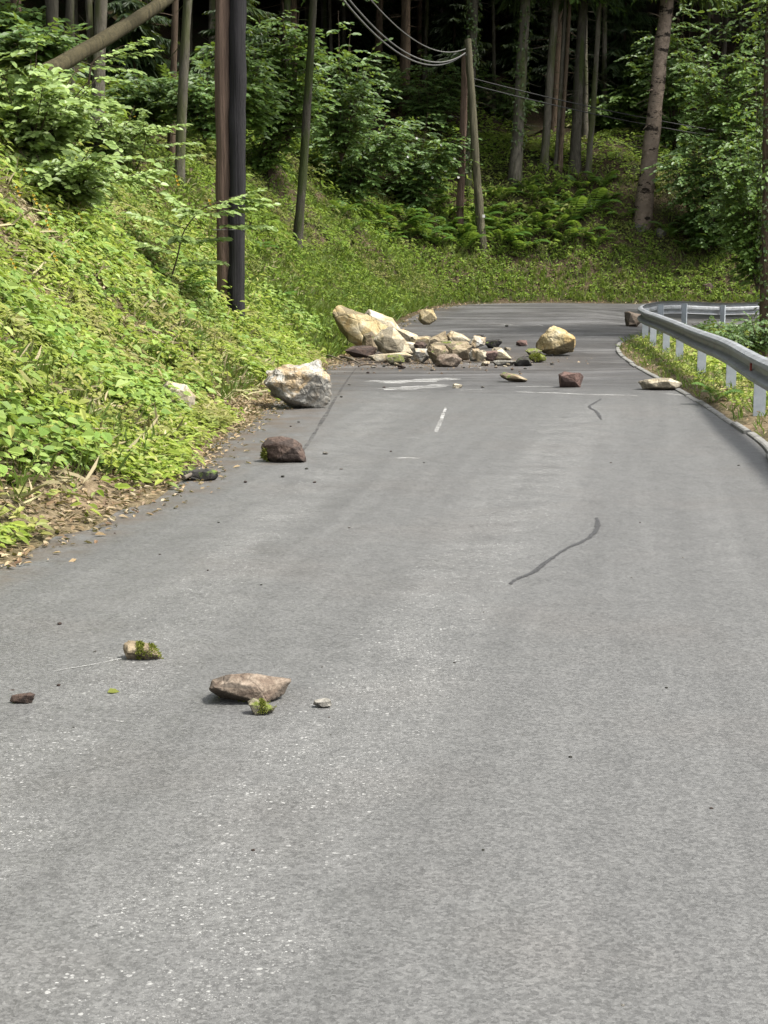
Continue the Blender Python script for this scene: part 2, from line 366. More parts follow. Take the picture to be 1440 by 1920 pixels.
roadmark('crack_seal', [(957, 1096), (968, 1087), (1000, 1073), (1030, 1051), (1062, 1029), (1096, 1014), (1115, 998), (1121, 986), (1119, 971)], [.018, .022, .034, .02, .024, .032, .036, .02], BIT, .004, 'long dark snaking crack sealing strip')
roadmark('crack_seal', [(1128, 748), (1116, 755), (1105, 763), (1117, 771), (1124, 780), (1127, 787)], [.018, .03, .032, .035, .02], BIT, .004, 'short hooked dark crack sealing strip')
roadmark('lane_dash', [(835, 765), (828, 786), (817, 811)], [.03, .04, .035], PAINT, .004, 'thin worn white paint dash')
roadmark('stop_line', [(968, 735), (1030, 737), (1100, 740), (1195, 742)], [.10, .16, .10, .06], PAINT)
roadmark('stop_line', [(968, 725), (1046, 725)], [.07, .07], PAINT)
roadmark('stop_line', [(1245, 738), (1292, 743)], [.10, .09], PAINT)
roadmark('stop_line', [(862, 732), (903, 731)], [.13, .10], PAINT)
roadmark('stone_dust_smear', [(715, 730), (770, 728), (835, 722)], [.3, .45, .3], CHALK)
roadmark('stone_dust_smear', [(722, 729), (800, 728)], [.10, .12], PAINT)
roadmark('stone_dust_smear', [(690, 715), (760, 716), (850, 710)], [.35, .55, .4], CHALK)
roadmark('stone_dust_smear', [(870, 682), (930, 683)], [.2, .15], CHALK)
for a, b, y in ((930, 972, 629), (1000, 1018, 629), (880, 905, 690), (760, 785, 822), (744, 786, 860)):
    roadmark('paint_flake', [(a, y), ((a + b) / 2, y - 1), (b, y + .5)], [.03, .09 if y < 800 else .05, .03], PAINT)
roadmark('asphalt_seam', [(668, 690), (640, 730), (610, 780), (575, 836), (550, 870)], [.02, .035, .04, .035, .02], SEAM, .006)
roadmark('asphalt_seam', [(700, 734), (780, 735), (900, 737), (970, 737)], [.02, .05, .04, .02], SEAM, .007)
roadmark('drag_scratch', [(228, 1236), (180, 1246), (100, 1260)], [.010, .008, .004], CHALK, .004)

# kerb stones along the inside of the road
KS = plain('kerb_concrete', (.15, .148, .138), .9, .35, 9)
kerb = tag(empty('kerb', (4.0, 20.5, 0)), 'low worn grey kerb of short stones below the guardrail', kind='structure')
dense = catmull(INNER, 8); dl = np.concatenate([[0], np.cumsum(np.linalg.norm(np.diff(dense, axis=0), axis=1))])
def along(L, s):
    l = np.concatenate([[0], np.cumsum(np.linalg.norm(np.diff(L, axis=0), axis=1))])
    return np.column_stack([np.interp(s, l, L[:, k]) for k in range(L.shape[1])])
s = dl[np.argmin(np.abs(dense[:, 1] - 9))]; s_end = dl[np.argmin(np.hypot(dense[:, 0] - 9.6, dense[:, 1] - 41.3))]
while s < s_end:
    L = random.uniform(.9, 1.05); q = along(dense, np.linspace(s + .01, s + L - .01, 5)); s += L
    T = norm(np.gradient(q, axis=0)); N = np.stack([T[:, 1], -T[:, 0]], -1)
    prof = [(-.012, -.06), (-.008, .026), (.008, .036), (.06, .038), (.072, .028), (.074, -.06)]
    jz, jo = random.uniform(-.022, .006), random.uniform(-.02, .02); V = []
    for k in range(5):
        zz = float(zroad(q[k, 0], q[k, 1]))
        for o_, h_ in prof:
            p = q[k] + N[k] * (o_ + jo); V.append((p[0] - 4.0, p[1] - 20.5, zz + h_ + jz))
    np_ = len(prof); fa = [[k * np_ + j, k * np_ + j + 1, (k + 1) * np_ + j + 1, (k + 1) * np_ + j] for k in range(4) for j in range(np_ - 1)]
    mb = MB(); mb.add(V, np.array(fa)); e0 = list(range(np_)); e1 = [4 * np_ + j for j in range(np_)][::-1]
    mb.f.append(np.array([e0])); mb.f.append(np.array([e1]))
    link('kerbstone', mb.mesh('kerbstone', KS), kerb)

# ------------------------------------------------------------------ guardrail
t = NT('galvanised_steel'); n = t.noise(t.obj(), 6, 5, .65); n2 = t.noise(t.vmath('MULTIPLY', t.obj(), (1, 1, 6)), 3, 4)
c = t.mix(t.mapr(n2, .5, .72, 0, .5), t.ramp(n, [(.3, (.19, .20, .215)), (.7, (.29, .305, .32))]), (.10, .09, .08))
STEEL = t.done(t.bsdf(c, t.mapr(n, .3, .7, .42, .58), None, .35, .5))
t = NT('post_steel'); n = t.noise(t.obj(), 9, 5, .65)
c = t.ramp(n, [(.3, (.27, .30, .33)), (.7, (.40, .43, .46))])
POSTM = t.done(t.bsdf(c, .55, t.bump(n, .1, .01), .25, .5))
REDREF = plain('red_reflector', (.20, .02, .015), .4)
BEAM = catmull([(2.2, 4), (3.1, 9), (3.55, 12.5), (3.94, 16.1), (4.45, 20), (4.8, 23.9), (5.22, 28), (5.42, 30.6), (5.5, 32.6), (5.72, 34.4), (6.3, 36.4), (7.5, 39.2), (9.4, 41.8), (12, 43.6), (16, 44.6)], 14)
rail = tag(empty('guardrail', (5.42, 30.6, 0)), 'galvanised steel guardrail curving round the inside of the bend', 'guardrail')
bl = np.concatenate([[0], np.cumsum(np.linalg.norm(np.diff(BEAM, axis=0), axis=1))])
prof = [(.020, .752), (-.030, .748), (-.078, .722), (-.088, .70), (-.080, .675), (-.010, .645), (.012, .625), (.012, .570), (-.010, .552), (-.080, .522), (-.088, .50), (-.078, .478), (-.03, .452), (.010, .446)]
prof = prof + [(o + .004, h) for o, h in prof[::-1]]
def rail_pos(s_):
    q = along(BEAM, np.atleast_1d(s_)); q2 = along(BEAM, np.atleast_1d(s_) + .05); q1 = along(BEAM, np.atleast_1d(s_) - .05)
    T = norm(q2 - q1); return q, T, np.stack([T[:, 1], -T[:, 0]], -1)
s = 0.5; k = 0
while s < bl[-1] - 4.4:
    L = 4.3; ns = 21; q, T, N = rail_pos(np.linspace(s, s + L + .28, ns)); V = []
    lift = .005 * (k % 2)
    for a in range(ns):
        zz = float(zroad(q[a, 0], q[a, 1])) - rail.location.z
        for o_, h_ in prof:
            p = q[a] + N[a] * (o_ - lift); V.append((p[0] - 5.42, p[1] - 30.6, zz + h_ + lift * .3))
    m = len(prof); fa = [[a * m + j, a * m + (j + 1) % m, (a + 1) * m + (j + 1) % m, (a + 1) * m + j] for a in range(ns - 1) for j in range(m)]
    mb = MB(); mb.add(V, np.array(fa)); mb.f.append(np.array([list(range(m))])); mb.f.append(np.array([[(ns - 1) * m + j for j in range(m)][::-1]]))
    ro = link('rail_panel', mb.mesh('rail_panel', STEEL, False), rail)
    s += L; k += 1
# posts: channel section, behind the beam
def post_mesh():
    mb = MB(); a, b, w = .065, .05, .006
    pr = [(-a, 0), (-a, b), (-a + w, b), (-a + w, w), (a - w, w), (a - w, b), (a, b), (a, 0)]
    V = [(x, y, z) for z in (-.6, .70) for x, y in pr]; n = 8
    mb.add(V, np.array([[j, (j + 1) % n, n + (j + 1) % n, n + j] for j in range(n)]), np.array([[8 + j for j in range(n)]]))
    return mb.mesh('post', POSTM)
def box(mb, x0, x1, y0, y1, z0, z1):
    V = [(x, y, z) for z in (z0, z1) for y in (y0, y1) for x in (x0, x1)]
    mb.add(V, np.array([[0, 2, 3, 1], [4, 5, 7, 6], [0, 1, 5, 4], [2, 6, 7, 3], [0, 4, 6, 2], [1, 3, 7, 5]]))
PM = post_mesh(); mb = MB(); box(mb, -.078, -.0655, .005, .045, .50, .69); SPACER = mb.mesh('spacer', POSTM)
near = []
for X, Y in ((3.3, 10.3), (3.65, 13.2), (4.0, 16.9), (4.48, 20.2), (4.80, 23.7), (5.2, 27.6), (5.40, 30.0), (5.48, 31.9), (5.72, 34.2), (6.5, 36.9), (7.5, 39.1), (9.0, 41.2), (11.0, 43.0), (13.5, 44.1)):
    i = int(np.argmin(np.hypot(BEAM[:, 0] - X, BEAM[:, 1] - Y))); q, T, N = rail_pos(bl[i])
    o = link('post', PM, rail); p = q[0] + N[0] * .09
    o.location = (p[0] - 5.42, p[1] - 30.6, float(zroad(p[0], p[1]))); o.rotation_euler = (0, 0, math.atan2(T[0, 1], T[0, 0]) - math.pi / 2)
    sp = link('spacer', SPACER, o)
    
    near.append(o)
q, T, N = rail_pos(bl[int(np.argmin(np.hypot(BEAM[:, 0] - 4.12, BEAM[:, 1] - 17.0)))])
mb = MB(); box(mb, -.035, .035, -.01, .01, -.04, .04); rf = link('reflector', mb.mesh('reflector', REDREF), rail)
rf.location = (q[0, 0] - N[0, 0] * .02 - 5.42, q[0, 1] - N[0, 1] * .02 - 30.6, .595); rf.rotation_euler = (0, 0, math.atan2(T[0, 1], T[0, 0]))
rf['label'] = 'small dark red reflector on the rail'

# ------------------------------------------------------------------ utility poles and cables
POLE_BROWN = bark_mat('weathered_brown_wood', (.17, .118, .09), (.028, .018, .014), (14, 14, .2))
POLE_BLACK = bark_mat('tarred_black_wood', (.034, .032, .035), (.003, .003, .003), (16, 16, .22), moss=(.026, .025, .026), rough=.95)
POLE_GREY = bark_mat('weathered_grey_green_wood', (.13, .12, .078), (.03, .027, .019), (13, 13, .25))
CABLE = plain('cable_grey', (.10, .10, .095), .6); WIRE = plain('dark_wire', (.02, .02, .02), .7)
def pole_mesh(name, p0, p1, r0, r1, mat, seed=0, n=28, k=60):
    mb = MB(); p0, p1 = np.array(p0, float), np.array(p1, float); u = np.linspace(0, 1, k)[:, None]
    pts = p0 + (p1 - p0) * u; pts[:, 0] += .015 * np.sin(u[:, 0] * 5 + seed); tube(mb, pts, np.linspace(r0, r1, k), n, .16, seed)
    return mb.mesh(name, mat, True)
D1 = 25.6
pb, pk = at(418, 610, D1), at(442, 610, D1 - .02)
up = tag(empty('utility_pole', (pk.x, pk.y, tz1(pk.x, pk.y))), 'tall double utility pole, one brown and one tarred black, on left bank', 'pole')
link('pole', pole_mesh('pole', (pb.x - pk.x - .005, .03, -1.0), (pb.x - pk.x + .145, .03, 9.2), .128, .115, POLE_BROWN, 1), up)['label'] = 'weathered reddish brown pole'
link('pole', pole_mesh('pole', (0, 0, -1.0), (0.15, 0, 9.0), .142, .125, POLE_BLACK, 5), up)['label'] = 'tarred black pole'
for hz in (1.5, 5.9, 8.0):
    mb = MB(); a = np.linspace(0, 2 * np.pi, 25)
    tube(mb, np.stack([-.115 + .016 * hz + .275 * np.cos(a), .015 + .165 * np.sin(a), np.full(25, hz)], -1), .006, 5, cap=False)
    link('wire_band', mb.mesh('wire_band', CABLE), up)
fb = hit(908, 468); fD = fb.y
ft = at(876, 76, fD)
up2 = tag(empty('utility_pole', fb), 'far A-frame utility pole with a leaning prop above the ferns', 'pole')
link('prop', pole_mesh('prop', (0, 0, -.6), (ft.x - fb.x, 0, ft.z - fb.z + .05), .155, .115, POLE_GREY, 3), up2)['label'] = 'greyish green leaning prop pole'
vb = at(862, 405, fD + .35)
link('pole', pole_mesh('pole', (vb.x - fb.x, .35, vb.z - fb.z - 1.2), (at(872, 95, fD).x - fb.x, .26, ft.z - fb.z - .35), .13, .11, POLE_BROWN, 4), up2)['label'] = 'upright brown pole'
mb = MB(); a = np.linspace(0, 2 * np.pi, 21); tz_ = ft.z - fb.z
tube(mb, np.stack([(ft.x - fb.x) * .93 - .03 + .2 * np.cos(a), .15 + .27 * np.sin(a), np.full(21, tz_ * .93)], -1), .012, 5, cap=False)
link('clamp_band', mb.mesh('clamp_band', CABLE), up2)
mb = MB(); box(mb, -.045, .045, -.17, -.155, 0, .10); tg = link('tag_plate', mb.mesh('tag_plate', plain('white_plate', (.5, .5, .48), .6, .1)), up2); tg.location = ((ft.x - fb.x) * .14 + .05, 0, tz_ * .155)
P1 = Vector((pk.x + .1, pk.y, 8.47)); P2 = Vector((ft.x - .1, fD - .12, ft.z - .45))
def cable(p, q, sag, r, label, n=40, mat=None):
    u = np.linspace(0, 1, n)[:, None]; p, q = np.array(p), np.array(q); pts = p + (q - p) * u; pts[:, 2] -= 4 * sag * (u * (1 - u))[:, 0]
    mid = pts[n // 2].copy(); mb = MB(); tube(mb, pts - mid, r, 6)
    o = link('cable', mb.mesh('cable', mat or CABLE, True)); o.location = mid
    return tag(o, label, 'cable', 'slack cables between the poles')
cable(P1 + Vector((.0, 0, .0)), P2, 1.56, .022, 'lowest pale slack cable sagging towards the far A-frame pole')
cable(P1 + Vector((.05, .05, .05)), P2 + Vector((.03, .02, .03)), 1.49, .020, 'middle slack cable sagging just above the lowest one to far pole')
cable(P1 + Vector((.28, .1, .18)), P2 + Vector((.03, 0, .16)), 1.22, .016, 'topmost thin slack cable sagging between the two utility poles')
C0 = Vector((ft.x + .1, fD + .1, ft.z - 1.2))
for k, (dz, lb) in enumerate(((0, 'upper dark wire running down from far pole past beige trunk'), (-.22, 'lower dark wire running down from far pole past beige trunk'))):
    cable(C0 + Vector((0, 0, dz)), Vector((19.5, 62.0, 6.3 + dz)), .35, .018, lb, mat=WIRE)['group'] = 'wires beyond the far pole'

# ------------------------------------------------------------------ leaves and trees: prototypes
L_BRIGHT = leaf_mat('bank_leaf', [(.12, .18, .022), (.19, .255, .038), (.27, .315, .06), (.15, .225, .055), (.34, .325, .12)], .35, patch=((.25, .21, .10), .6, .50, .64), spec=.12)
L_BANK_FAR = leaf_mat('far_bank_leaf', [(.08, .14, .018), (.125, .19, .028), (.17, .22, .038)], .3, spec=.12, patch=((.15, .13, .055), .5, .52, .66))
L_HAZEL = leaf_mat('hazel_leaf', [(.14, .215, .055), (.185, .265, .075), (.23, .31, .095)], .3, spec=.5)
L_BRAMBLE = leaf_mat('bramble_leaf', [(.11, .185, .035), (.16, .24, .05), (.22, .285, .07)], .3, spec=.2)
L_SHRUB = leaf_mat('shrub_leaf', [(.05, .10, .025), (.075, .135, .035), (.10, .165, .045)], .3, spec=.4)
L_CROWN = leaf_mat('tree_leaf', [(.045, .09, .016), (.07, .13, .024), (.10, .17, .032)], .3)
L_NEEDLE = leaf_mat('spruce_needles', [(.015, .032, .012), (.028, .052, .016), (.04, .07, .02)], .15)
L_FERN = leaf_mat('fern_green', [(.055, .125, .02), (.085, .165, .03)], .35)
L_IVY = leaf_mat('ivy_leaf', [(.025, .055, .012), (.05, .085, .02), (.075, .105, .03)], .2, spec=.5)
L_DRY = leaf_mat('dry_leaf', [(.13, .08, .045), (.21, .15, .08), (.29, .23, .14), (.09, .05, .028), (.33, .28, .19)], .1, rough=.8)
L_STRAW = leaf_mat('straw', [(.24, .21, .11), (.32, .27, .16), (.20, .21, .08)], .2, rough=.7)
L_GRASS = leaf_mat('grass_blade', [(.075, .13, .02), (.11, .17, .03), (.16, .19, .055)], .35)
PETAL_W = plain('white_petal', (.62, .62, .58), .6, .05); PETAL_Y = plain('yellow_petal', (.40, .27, .02), .6, .1)
B_GREY = bark_mat('grey_bark', (.085, .078, .06), (.022, .019, .015), moss=(.035, .045, .015))
B_PALE = bark_mat('pale_grey_bark', (.14, .128, .10), (.035, .031, .024), moss=(.06, .065, .03))
B_BROWN = bark_mat('brown_bark', (.13, .095, .066), (.035, .025, .018))
B_SCAR = bark_mat('beige_scarred_bark', (.24, .19, .15), (.09, .068, .052), scale=(3, 3, 3), scars=(.018, .014, .011)); B_SCAR['scar'] = 1
B_LOG = bark_mat('olive_bare_wood', (.07, .06, .032), (.022, .019, .010), (7, 7, .4))
TWIG = plain('twig_bark', (.05, .036, .024), .9)
DEADW = plain('dead_twig', (.10, .085, .065), .9)

def sprays(mb, tw, org, dirs, L, n, ls, lw=.62, droop=.25, up=None, twig=.004, spread=1.0, arch=0.0):
    """flat leafy twigs: alternate leaves along each of len(org) twigs"""
    S = len(org); dirs = norm(dirs); L = np.broadcast_to(L, (S,)); ls = np.broadcast_to(ls, (S,))
    U = np.tile([0, 0, 1.], (S, 1)) if up is None else up
    side = norm(np.cross(dirs, U + 1e-3)); nr = np.cross(side, dirs)
    t = (np.arange(n) + .6) / n; t = np.broadcast_to(t, (S, n)) + rnd((S, n), -.03, .03)
    P = org[:, None] + dirs[:, None] * (L[:, None] * t)[..., None]; P = P - np.array([0, 0, 1.]) * (droop * L[:, None] * t ** 2)[..., None]
    sg = np.where(np.arange(n) % 2, 1., -1.)[None, :, None]
    fw = dirs[:, None] * (.55 + .5 * t[..., None]) + side[:, None] * sg * spread * (1.05 - .6 * t[..., None]) + .25 * rvec(S * n).reshape(S, n, 3) - np.array([0, 0, .15 + droop * .5])
    N = nr[:, None] + .33 * rvec(S * n).reshape(S, n, 3) + np.array([.12, -.5, 0])     # leaves turn to the open road
    sz = ls[:, None] * RNG.uniform(.65, 1.15, (S, n))
    leafgeo(mb, P.reshape(-1, 3), fw.reshape(-1, 3), N.reshape(-1, 3), sz.ravel(), sz.ravel() * lw, .25, .12)
    if tw is not None and twig:
        for s_ in range(S):
            u = np.linspace(0, 1, 4)[:, None]; q = org[s_] + dirs[s_] * L[s_] * u; q[:, 2] -= droop * L[s_] * u[:, 0] ** 2
            tube(tw, q, np.linspace(twig, twig * .4, 4), 3, cap=False)

def dead_branches(mb, H0_, H1_, n, L, r_at, lo=-.5, hi=.25):
    for _ in range(n):
        z = random.uniform(H0_, H1_); a = random.uniform(0, 6.283); l = L * random.uniform(.3, 1.0); e = random.uniform(lo, hi)
        u = np.linspace(0, 1, 5)[:, None]; d = np.array([math.cos(a), math.sin(a), e])
        q = np.array([0, 0, z]) + d * (r_at * .6 + l * u); q[:, 2] += .12 * l * u[:, 0] ** 2 * random.choice((-1, 1))
        tube(mb, q, np.linspace(.013, .004, 5), 4, cap=False)

def trunk_mesh(name, H, r, mat, seed, flare=1.35, twigs=0, twl=1.0, n=12, wob=.06, zlo=1.5, zhi=None):
    mb = MB(); z = np.concatenate([[-.8, -.2, .0, .25, .6], np.arange(1.0, H, .4), [H]])
    rr = r * np.interp(z, [-1, 0, .5, 1.2, H * .5, H], [flare * 1.15, flare, 1.1, 1.0, .72, .12])
    ph = seed * 1.7; pts = np.stack([wob * np.sin(z * .55 + ph) * (z / 6).clip(0, 1), wob * np.cos(z * .43 + ph) * (z / 6).clip(0, 1), z], -1)
    tube(mb, pts, rr, n, .17, seed)
    me_t = None
    if twigs: dead_branches(mb, zlo, zhi or H * .6, twigs, twl, r)
    return mb.mesh(name, mat, True)
def spruce_crown(name, z0, H, R, seed, dens=1.0, mat=None, fine=False):
    """whorls of drooping boughs, each a flat comb of narrow needle twigs"""
    mb = MB(); P, Fw, N, Ls = [], [], [], []; z = z0
    while z < H:
        k = (z - z0) / (H - z0); Rl = R * (1 - k) ** .75 + .25
        for b in range(6):
            a = RNG.uniform(0, 6.283); d = np.array([math.cos(a), math.sin(a), 0]); Rb = Rl * RNG.uniform(.6, 1.15); sd_ = np.array([-d[1], d[0], 0])
            m = max(6, int((26 if fine else 15) * dens * Rb / R) + 3); t = np.repeat((np.arange(m) + .5) / m, 2); sg = np.tile([-1., 1.], m)[:, None]
            p = d * (Rb * t)[:, None]; p[:, 2] = z - .35 * Rb * t ** 1.6 + .12 * Rb * t ** 4
            P.append(p); Fw.append(d * .75 + sg * sd_ * .75 + np.array([0, 0, -.5]) + RNG.normal(size=(2 * m, 3)) * .2); N.append(np.array([0, 0, 1.]) + RNG.normal(size=(2 * m, 3)) * .4)
            Ls.append(Rb * (.40 * (1 - t) + .16) * RNG.uniform(.6, 1.2, 2 * m))
        z += .42 / dens
    P, Fw, N, Ls = map(np.concatenate, (P, Fw, N, Ls))
    leafgeo(mb, P, Fw, N, Ls, np.clip(Ls * .2, .05, .10) if fine else np.clip(Ls * .34, .10, .3), -.3, .25)
    return mb.mesh(name, mat or L_NEEDLE)
def leaf_crown(name, z0, H, R, nsp, ls, mat, seed, dens=9):
    """broadleaf crown: limbs, then flat sprays of leaves in clumps round the limb ends"""
    mb, tw = MB(), MB(); c = []
    for i in range(26):
        k = RNG.uniform(0, 1); z = z0 + (H - z0) * k; rr = R * math.sin(math.pi * min(1, .15 + k * .85)) ** .6 * RNG.uniform(.35, 1); a = RNG.uniform(0, 6.283)
        e = np.array([rr * math.cos(a), rr * math.sin(a), z]); b = np.array([0, 0, max(z0 * .6, z - rr * .8)]); c.append(e)
        u = np.linspace(0, 1, 5)[:, None]; q = b + (e - b) * u; q[:, 2] += .15 * rr * np.sin(u[:, 0] * 3.14); tube(tw, q, np.linspace(.05, .012, 5), 5, cap=False)
    c = np.array(c); i = RNG.integers(0, len(c), nsp); o = c[i] + RNG.normal(size=(nsp, 3)) * np.array([.55, .55, .4]) * R * .36
    d = norm(o - np.array([0, 0, (z0 + H) / 2])) * .7 + rvec(nsp) * .6; d[:, 2] *= .35
    sprays(mb, None, o, d, RNG.uniform(.35, .8, nsp), dens, ls, droop=.25)
    nl = sum(len(f) for f in mb.f); mb.add(np.concatenate(tw.v), *tw.f); me = mb.mesh(name, mat); me.materials.append(B_GREY)
    mi = np.zeros(len(me.polygons), np.int32); mi[nl:] = 1; me.polygons.foreach_set('material_index', mi)
    return me

def tree(name, label, base, rot, trunk, crowns, cat='tree', group=None, scale=1.0):
    o = tag(empty(name, base), label, cat, group); o.rotation_euler = rot; o.scale = (scale,) * 3
    link('trunk', trunk, o)
    for nm, me in crowns: link(nm, me, o)
    return o
TRK = [trunk_mesh('trunk', 19, .13, B_GREY, 1, twigs=22, twl=1.3, zhi=8), trunk_mesh('trunk', 20, .16, B_BROWN, 2, twigs=30, twl=1.5, zhi=9), trunk_mesh('trunk', 17, .09, B_PALE, 3, twigs=16, twl=.9, zhi=8), trunk_mesh('trunk', 18, .11, B_PALE, 4, twigs=12, twl=1.0, zhi=8)]
SPR = [spruce_crown('crown', 7.5, 21, 2.7, 1, 1.1, None, True), spruce_crown('crown', 7.0, 20, 3.0, 2, 1.1, None, True), spruce_crown('crown', 8.5, 19, 2.3, 3, 1.1, None, True)]
LCR = [leaf_crown('crown', 7.0, 18, 3.4, 620, .17, L_CROWN, 1), leaf_crown('crown', 8.0, 17, 3.0, 520, .16, L_CROWN, 2)]

# ------------------------------------------------------------------ trees one can pick out
def ptree(label, pxb, pyb, pxt, wpx, mat, crown, name='forest_tree', D=None, H=18, ivy=None, twigs=14, twl=1.0, group=None, flare=1.3, zhi=9, cat='tree'):
    b = hit(pxb, pyb) if D is None else at(pxb, pyb, D)
    D = b.y
    if True: b.z = tz1(b.x, b.y)
    top = at(pxt, 0, D); lean = math.atan2(top.x - b.x, top.z - b.z)
    r = wpx / 2 / (2919 / D)
    o = tag(empty(name, b), label, cat, group); o.rotation_euler = (0, lean, random.uniform(-.3, .3) * 0)
    link('trunk', trunk_mesh('trunk', H, r, mat, random.randint(0, 99), flare, twigs, twl, 14, .03, zhi=zhi), o)
    if crown is not None:
        cs = crown if isinstance(crown, tuple) else (crown,)
        for nm, me in zip(('crown', 'limb'), cs): link(nm, me, o)
    if ivy:
        z0, z1, n, ls = ivy; z = RNG.uniform(z0, z1, n); a = RNG.uniform(0, 6.283, n); rad = r * 1.1 + RNG.uniform(0, .12, n) ** 1.2
        n_ = np.stack([np.cos(a), np.sin(a), np.zeros(n)], -1); p = n_ * rad[:, None]; p[:, 2] = z
        keep = fbm(np.column_stack([a, z, z * 0]), 1.1, 2, 5) > -.25; mb = MB(); k = keep.sum()
        leafgeo(mb, p[keep], n_[keep] * .4 + np.array([0, 0, -.6]) + .6 * rvec(k), n_[keep] + .4 * rvec(k) + np.array([0, 0, .3]), RNG.uniform(.6, 1.2, k) * ls, RNG.uniform(.6, 1.1, k) * ls * .9)
        link('ivy', mb.mesh('ivy', L_IVY), o)
    return o
ptree('beige trunk with dark branch scars and dead twigs leaning above the bend', 1204, 412, 1252, 30, B_SCAR, SPR[2], H=20, twigs=60, twl=.8, zhi=9, flare=1.2)
ptree('ivy-clad pale trunk standing just behind the ferns', 966, 345, 986, 22, B_PALE, SPR[0], H=19, ivy=(1.2, 10, 900, .13), twigs=22, twl=1.6)
ptree('ivy-covered trunk rising right behind the far A-frame pole', 874, 352, 889, 17, B_GREY, SPR[2], H=18, ivy=(.3, 10, 1100, .13), twigs=12)
ptree('slim straight pale trunk, leftmost of the close group of four', 1020, 318, 1042, 15, B_PALE, SPR[2], H=18, twigs=16)
ptree('thin pale trunk paired with another beside the slim straight one', 1043, 312, 1062, 9, B_PALE, SPR[2], H=16, twigs=8)
ptree('thin brown trunk of the pair, on the side of the beige scarred tree', 1050, 318, 1068, 8, B_BROWN, SPR[2], H=16, twigs=8)
ptree('mossy grey trunk with many dead twigs right of the thin pair', 1077, 318, 1094, 20, B_GREY, SPR[1], H=19, twigs=40, twl=1.6)
ptree('short slender pale trunk just before the beige scarred tree', 1103, 325, 1126, 11, B_PALE, SPR[2], H=13, twigs=22, twl=1.2)
ptree('dark slender leaning trunk with a pale edge amid the shrubs', 556, 352, 590, 17, B_GREY, LCR[1], H=17, twigs=5, D=40)
ptree('grey slightly leaning trunk behind the leafy bank', 333, 235, 352, 18, B_PALE, LCR[0], H=17, twigs=10, D=32)
ptree('dark slim trunk beside the grey leaning one', 318, 205, 330, 13, B_BROWN, SPR[2], H=17, twigs=10, D=35)
ptree('broad whitish grey trunk behind the leaning log', 176, 150, 190, 24, B_PALE, LCR[0], H=18, twigs=6, D=30)
ptree('dark trunk behind the round-leaved shrub at the top', 95, 60, 97, 24, B_GREY, SPR[1], H=18, twigs=10, D=30)
ptree('dim brown trunk deep behind the slack cables', 708, 190, 712, 14, B_BROWN, SPR[0], H=19, twigs=10, D=64)
ptree('pair-like thin brown trunk under the middle of the cables', 752, 175, 756, 9, B_BROWN, SPR[2], H=19, twigs=10, D=66)
ptree('thin pale brown trunk seen through the cable loop', 795, 165, 800, 8, B_PALE, SPR[2], H=19, twigs=10, D=68)
ptree('thin brown trunk at the left of the cable loop', 786, 180, 787, 10, B_BROWN, SPR[0], H=19, twigs=10, D=70)
ptree('ivy-clad trunk at the right edge behind the guardrail', 1437, 640, 1446, 26, B_BROWN, None, D=35.5, H=13, ivy=(.0, 9, 1500, .10), twigs=4)
def bough(o, px, py, reach, z_off=0.0):
    D_ = o.location.y; z = at(px, py, D_).z - o.location.z; mb, tw = MB(), MB(); og, dr = [], []
    for dx, dy, L in reach:
        u = np.linspace(0, 1, 7)[:, None]; q = np.array([at(px, py, D_).x - o.location.x - .02 * z, 0, z]) + np.array([dx, dy, .12]) * L * u; q[:, 2] -= .35 * L * u[:, 0] ** 2; tube(tw, q, np.linspace(.016, .004, 7), 4, cap=False)
        for k in range(9): og.append(q[1 + k % 6] + rnd(3) * .1); dr.append(np.array([dx, dy, -.15]) + rnd(3) * .8)
    sprays(mb, None, np.array(og), np.array(dr), .45, 8, .17, .7, .35); mb.add(np.concatenate(tw.v), *tw.f); link('bough', mb.mesh('bough', L_CROWN), o)
for o in list(COL.objects):
    lb = o.get('label', '')
    if lb.startswith('slim straight pale'): bough(o, 1041, -20, ((.9, -.6, 1.1), (-.8, -.6, 1.0), (.3, -1, 1.2), (1, -.2, 1.9)))
    if lb.startswith('beige trunk'): bough(o, 1252, -25, ((-1, -.5, 1.6), (-.7, -.8, 1.4), (.8, -.6, 1.5), (1, -.2, 1.3)))
    if lb.startswith('dark slender leaning'): bough(o, 590, -30, ((-1, -.5, 1.3), (.8, -.6, 1.2), (.2, -1, 1.2)))
# the leaning bare log
lb, lt = at(122, 108, 24), at(268, 2, 26.5); lb2 = lb + (lb - lt) * .25; lt2 = lt + (lt - lb) * 2.2
mid = lb.copy(); mb = MB(); u = np.linspace(0, 1, 24)[:, None]; q = np.array(lb2 - mid) + np.array(lt2 - lb2) * u; q[:, 2] -= .25 * np.sin(u[:, 0] * 3.1)
tube(mb, q, np.linspace(.125, .085, 24), 14, .14, 8)
o = link('leaning_log', mb.mesh('leaning_log', B_LOG, True)); o.location = mid; tag(o, 'bare olive-brown log leaning diagonally over the leafy bank top', 'log')

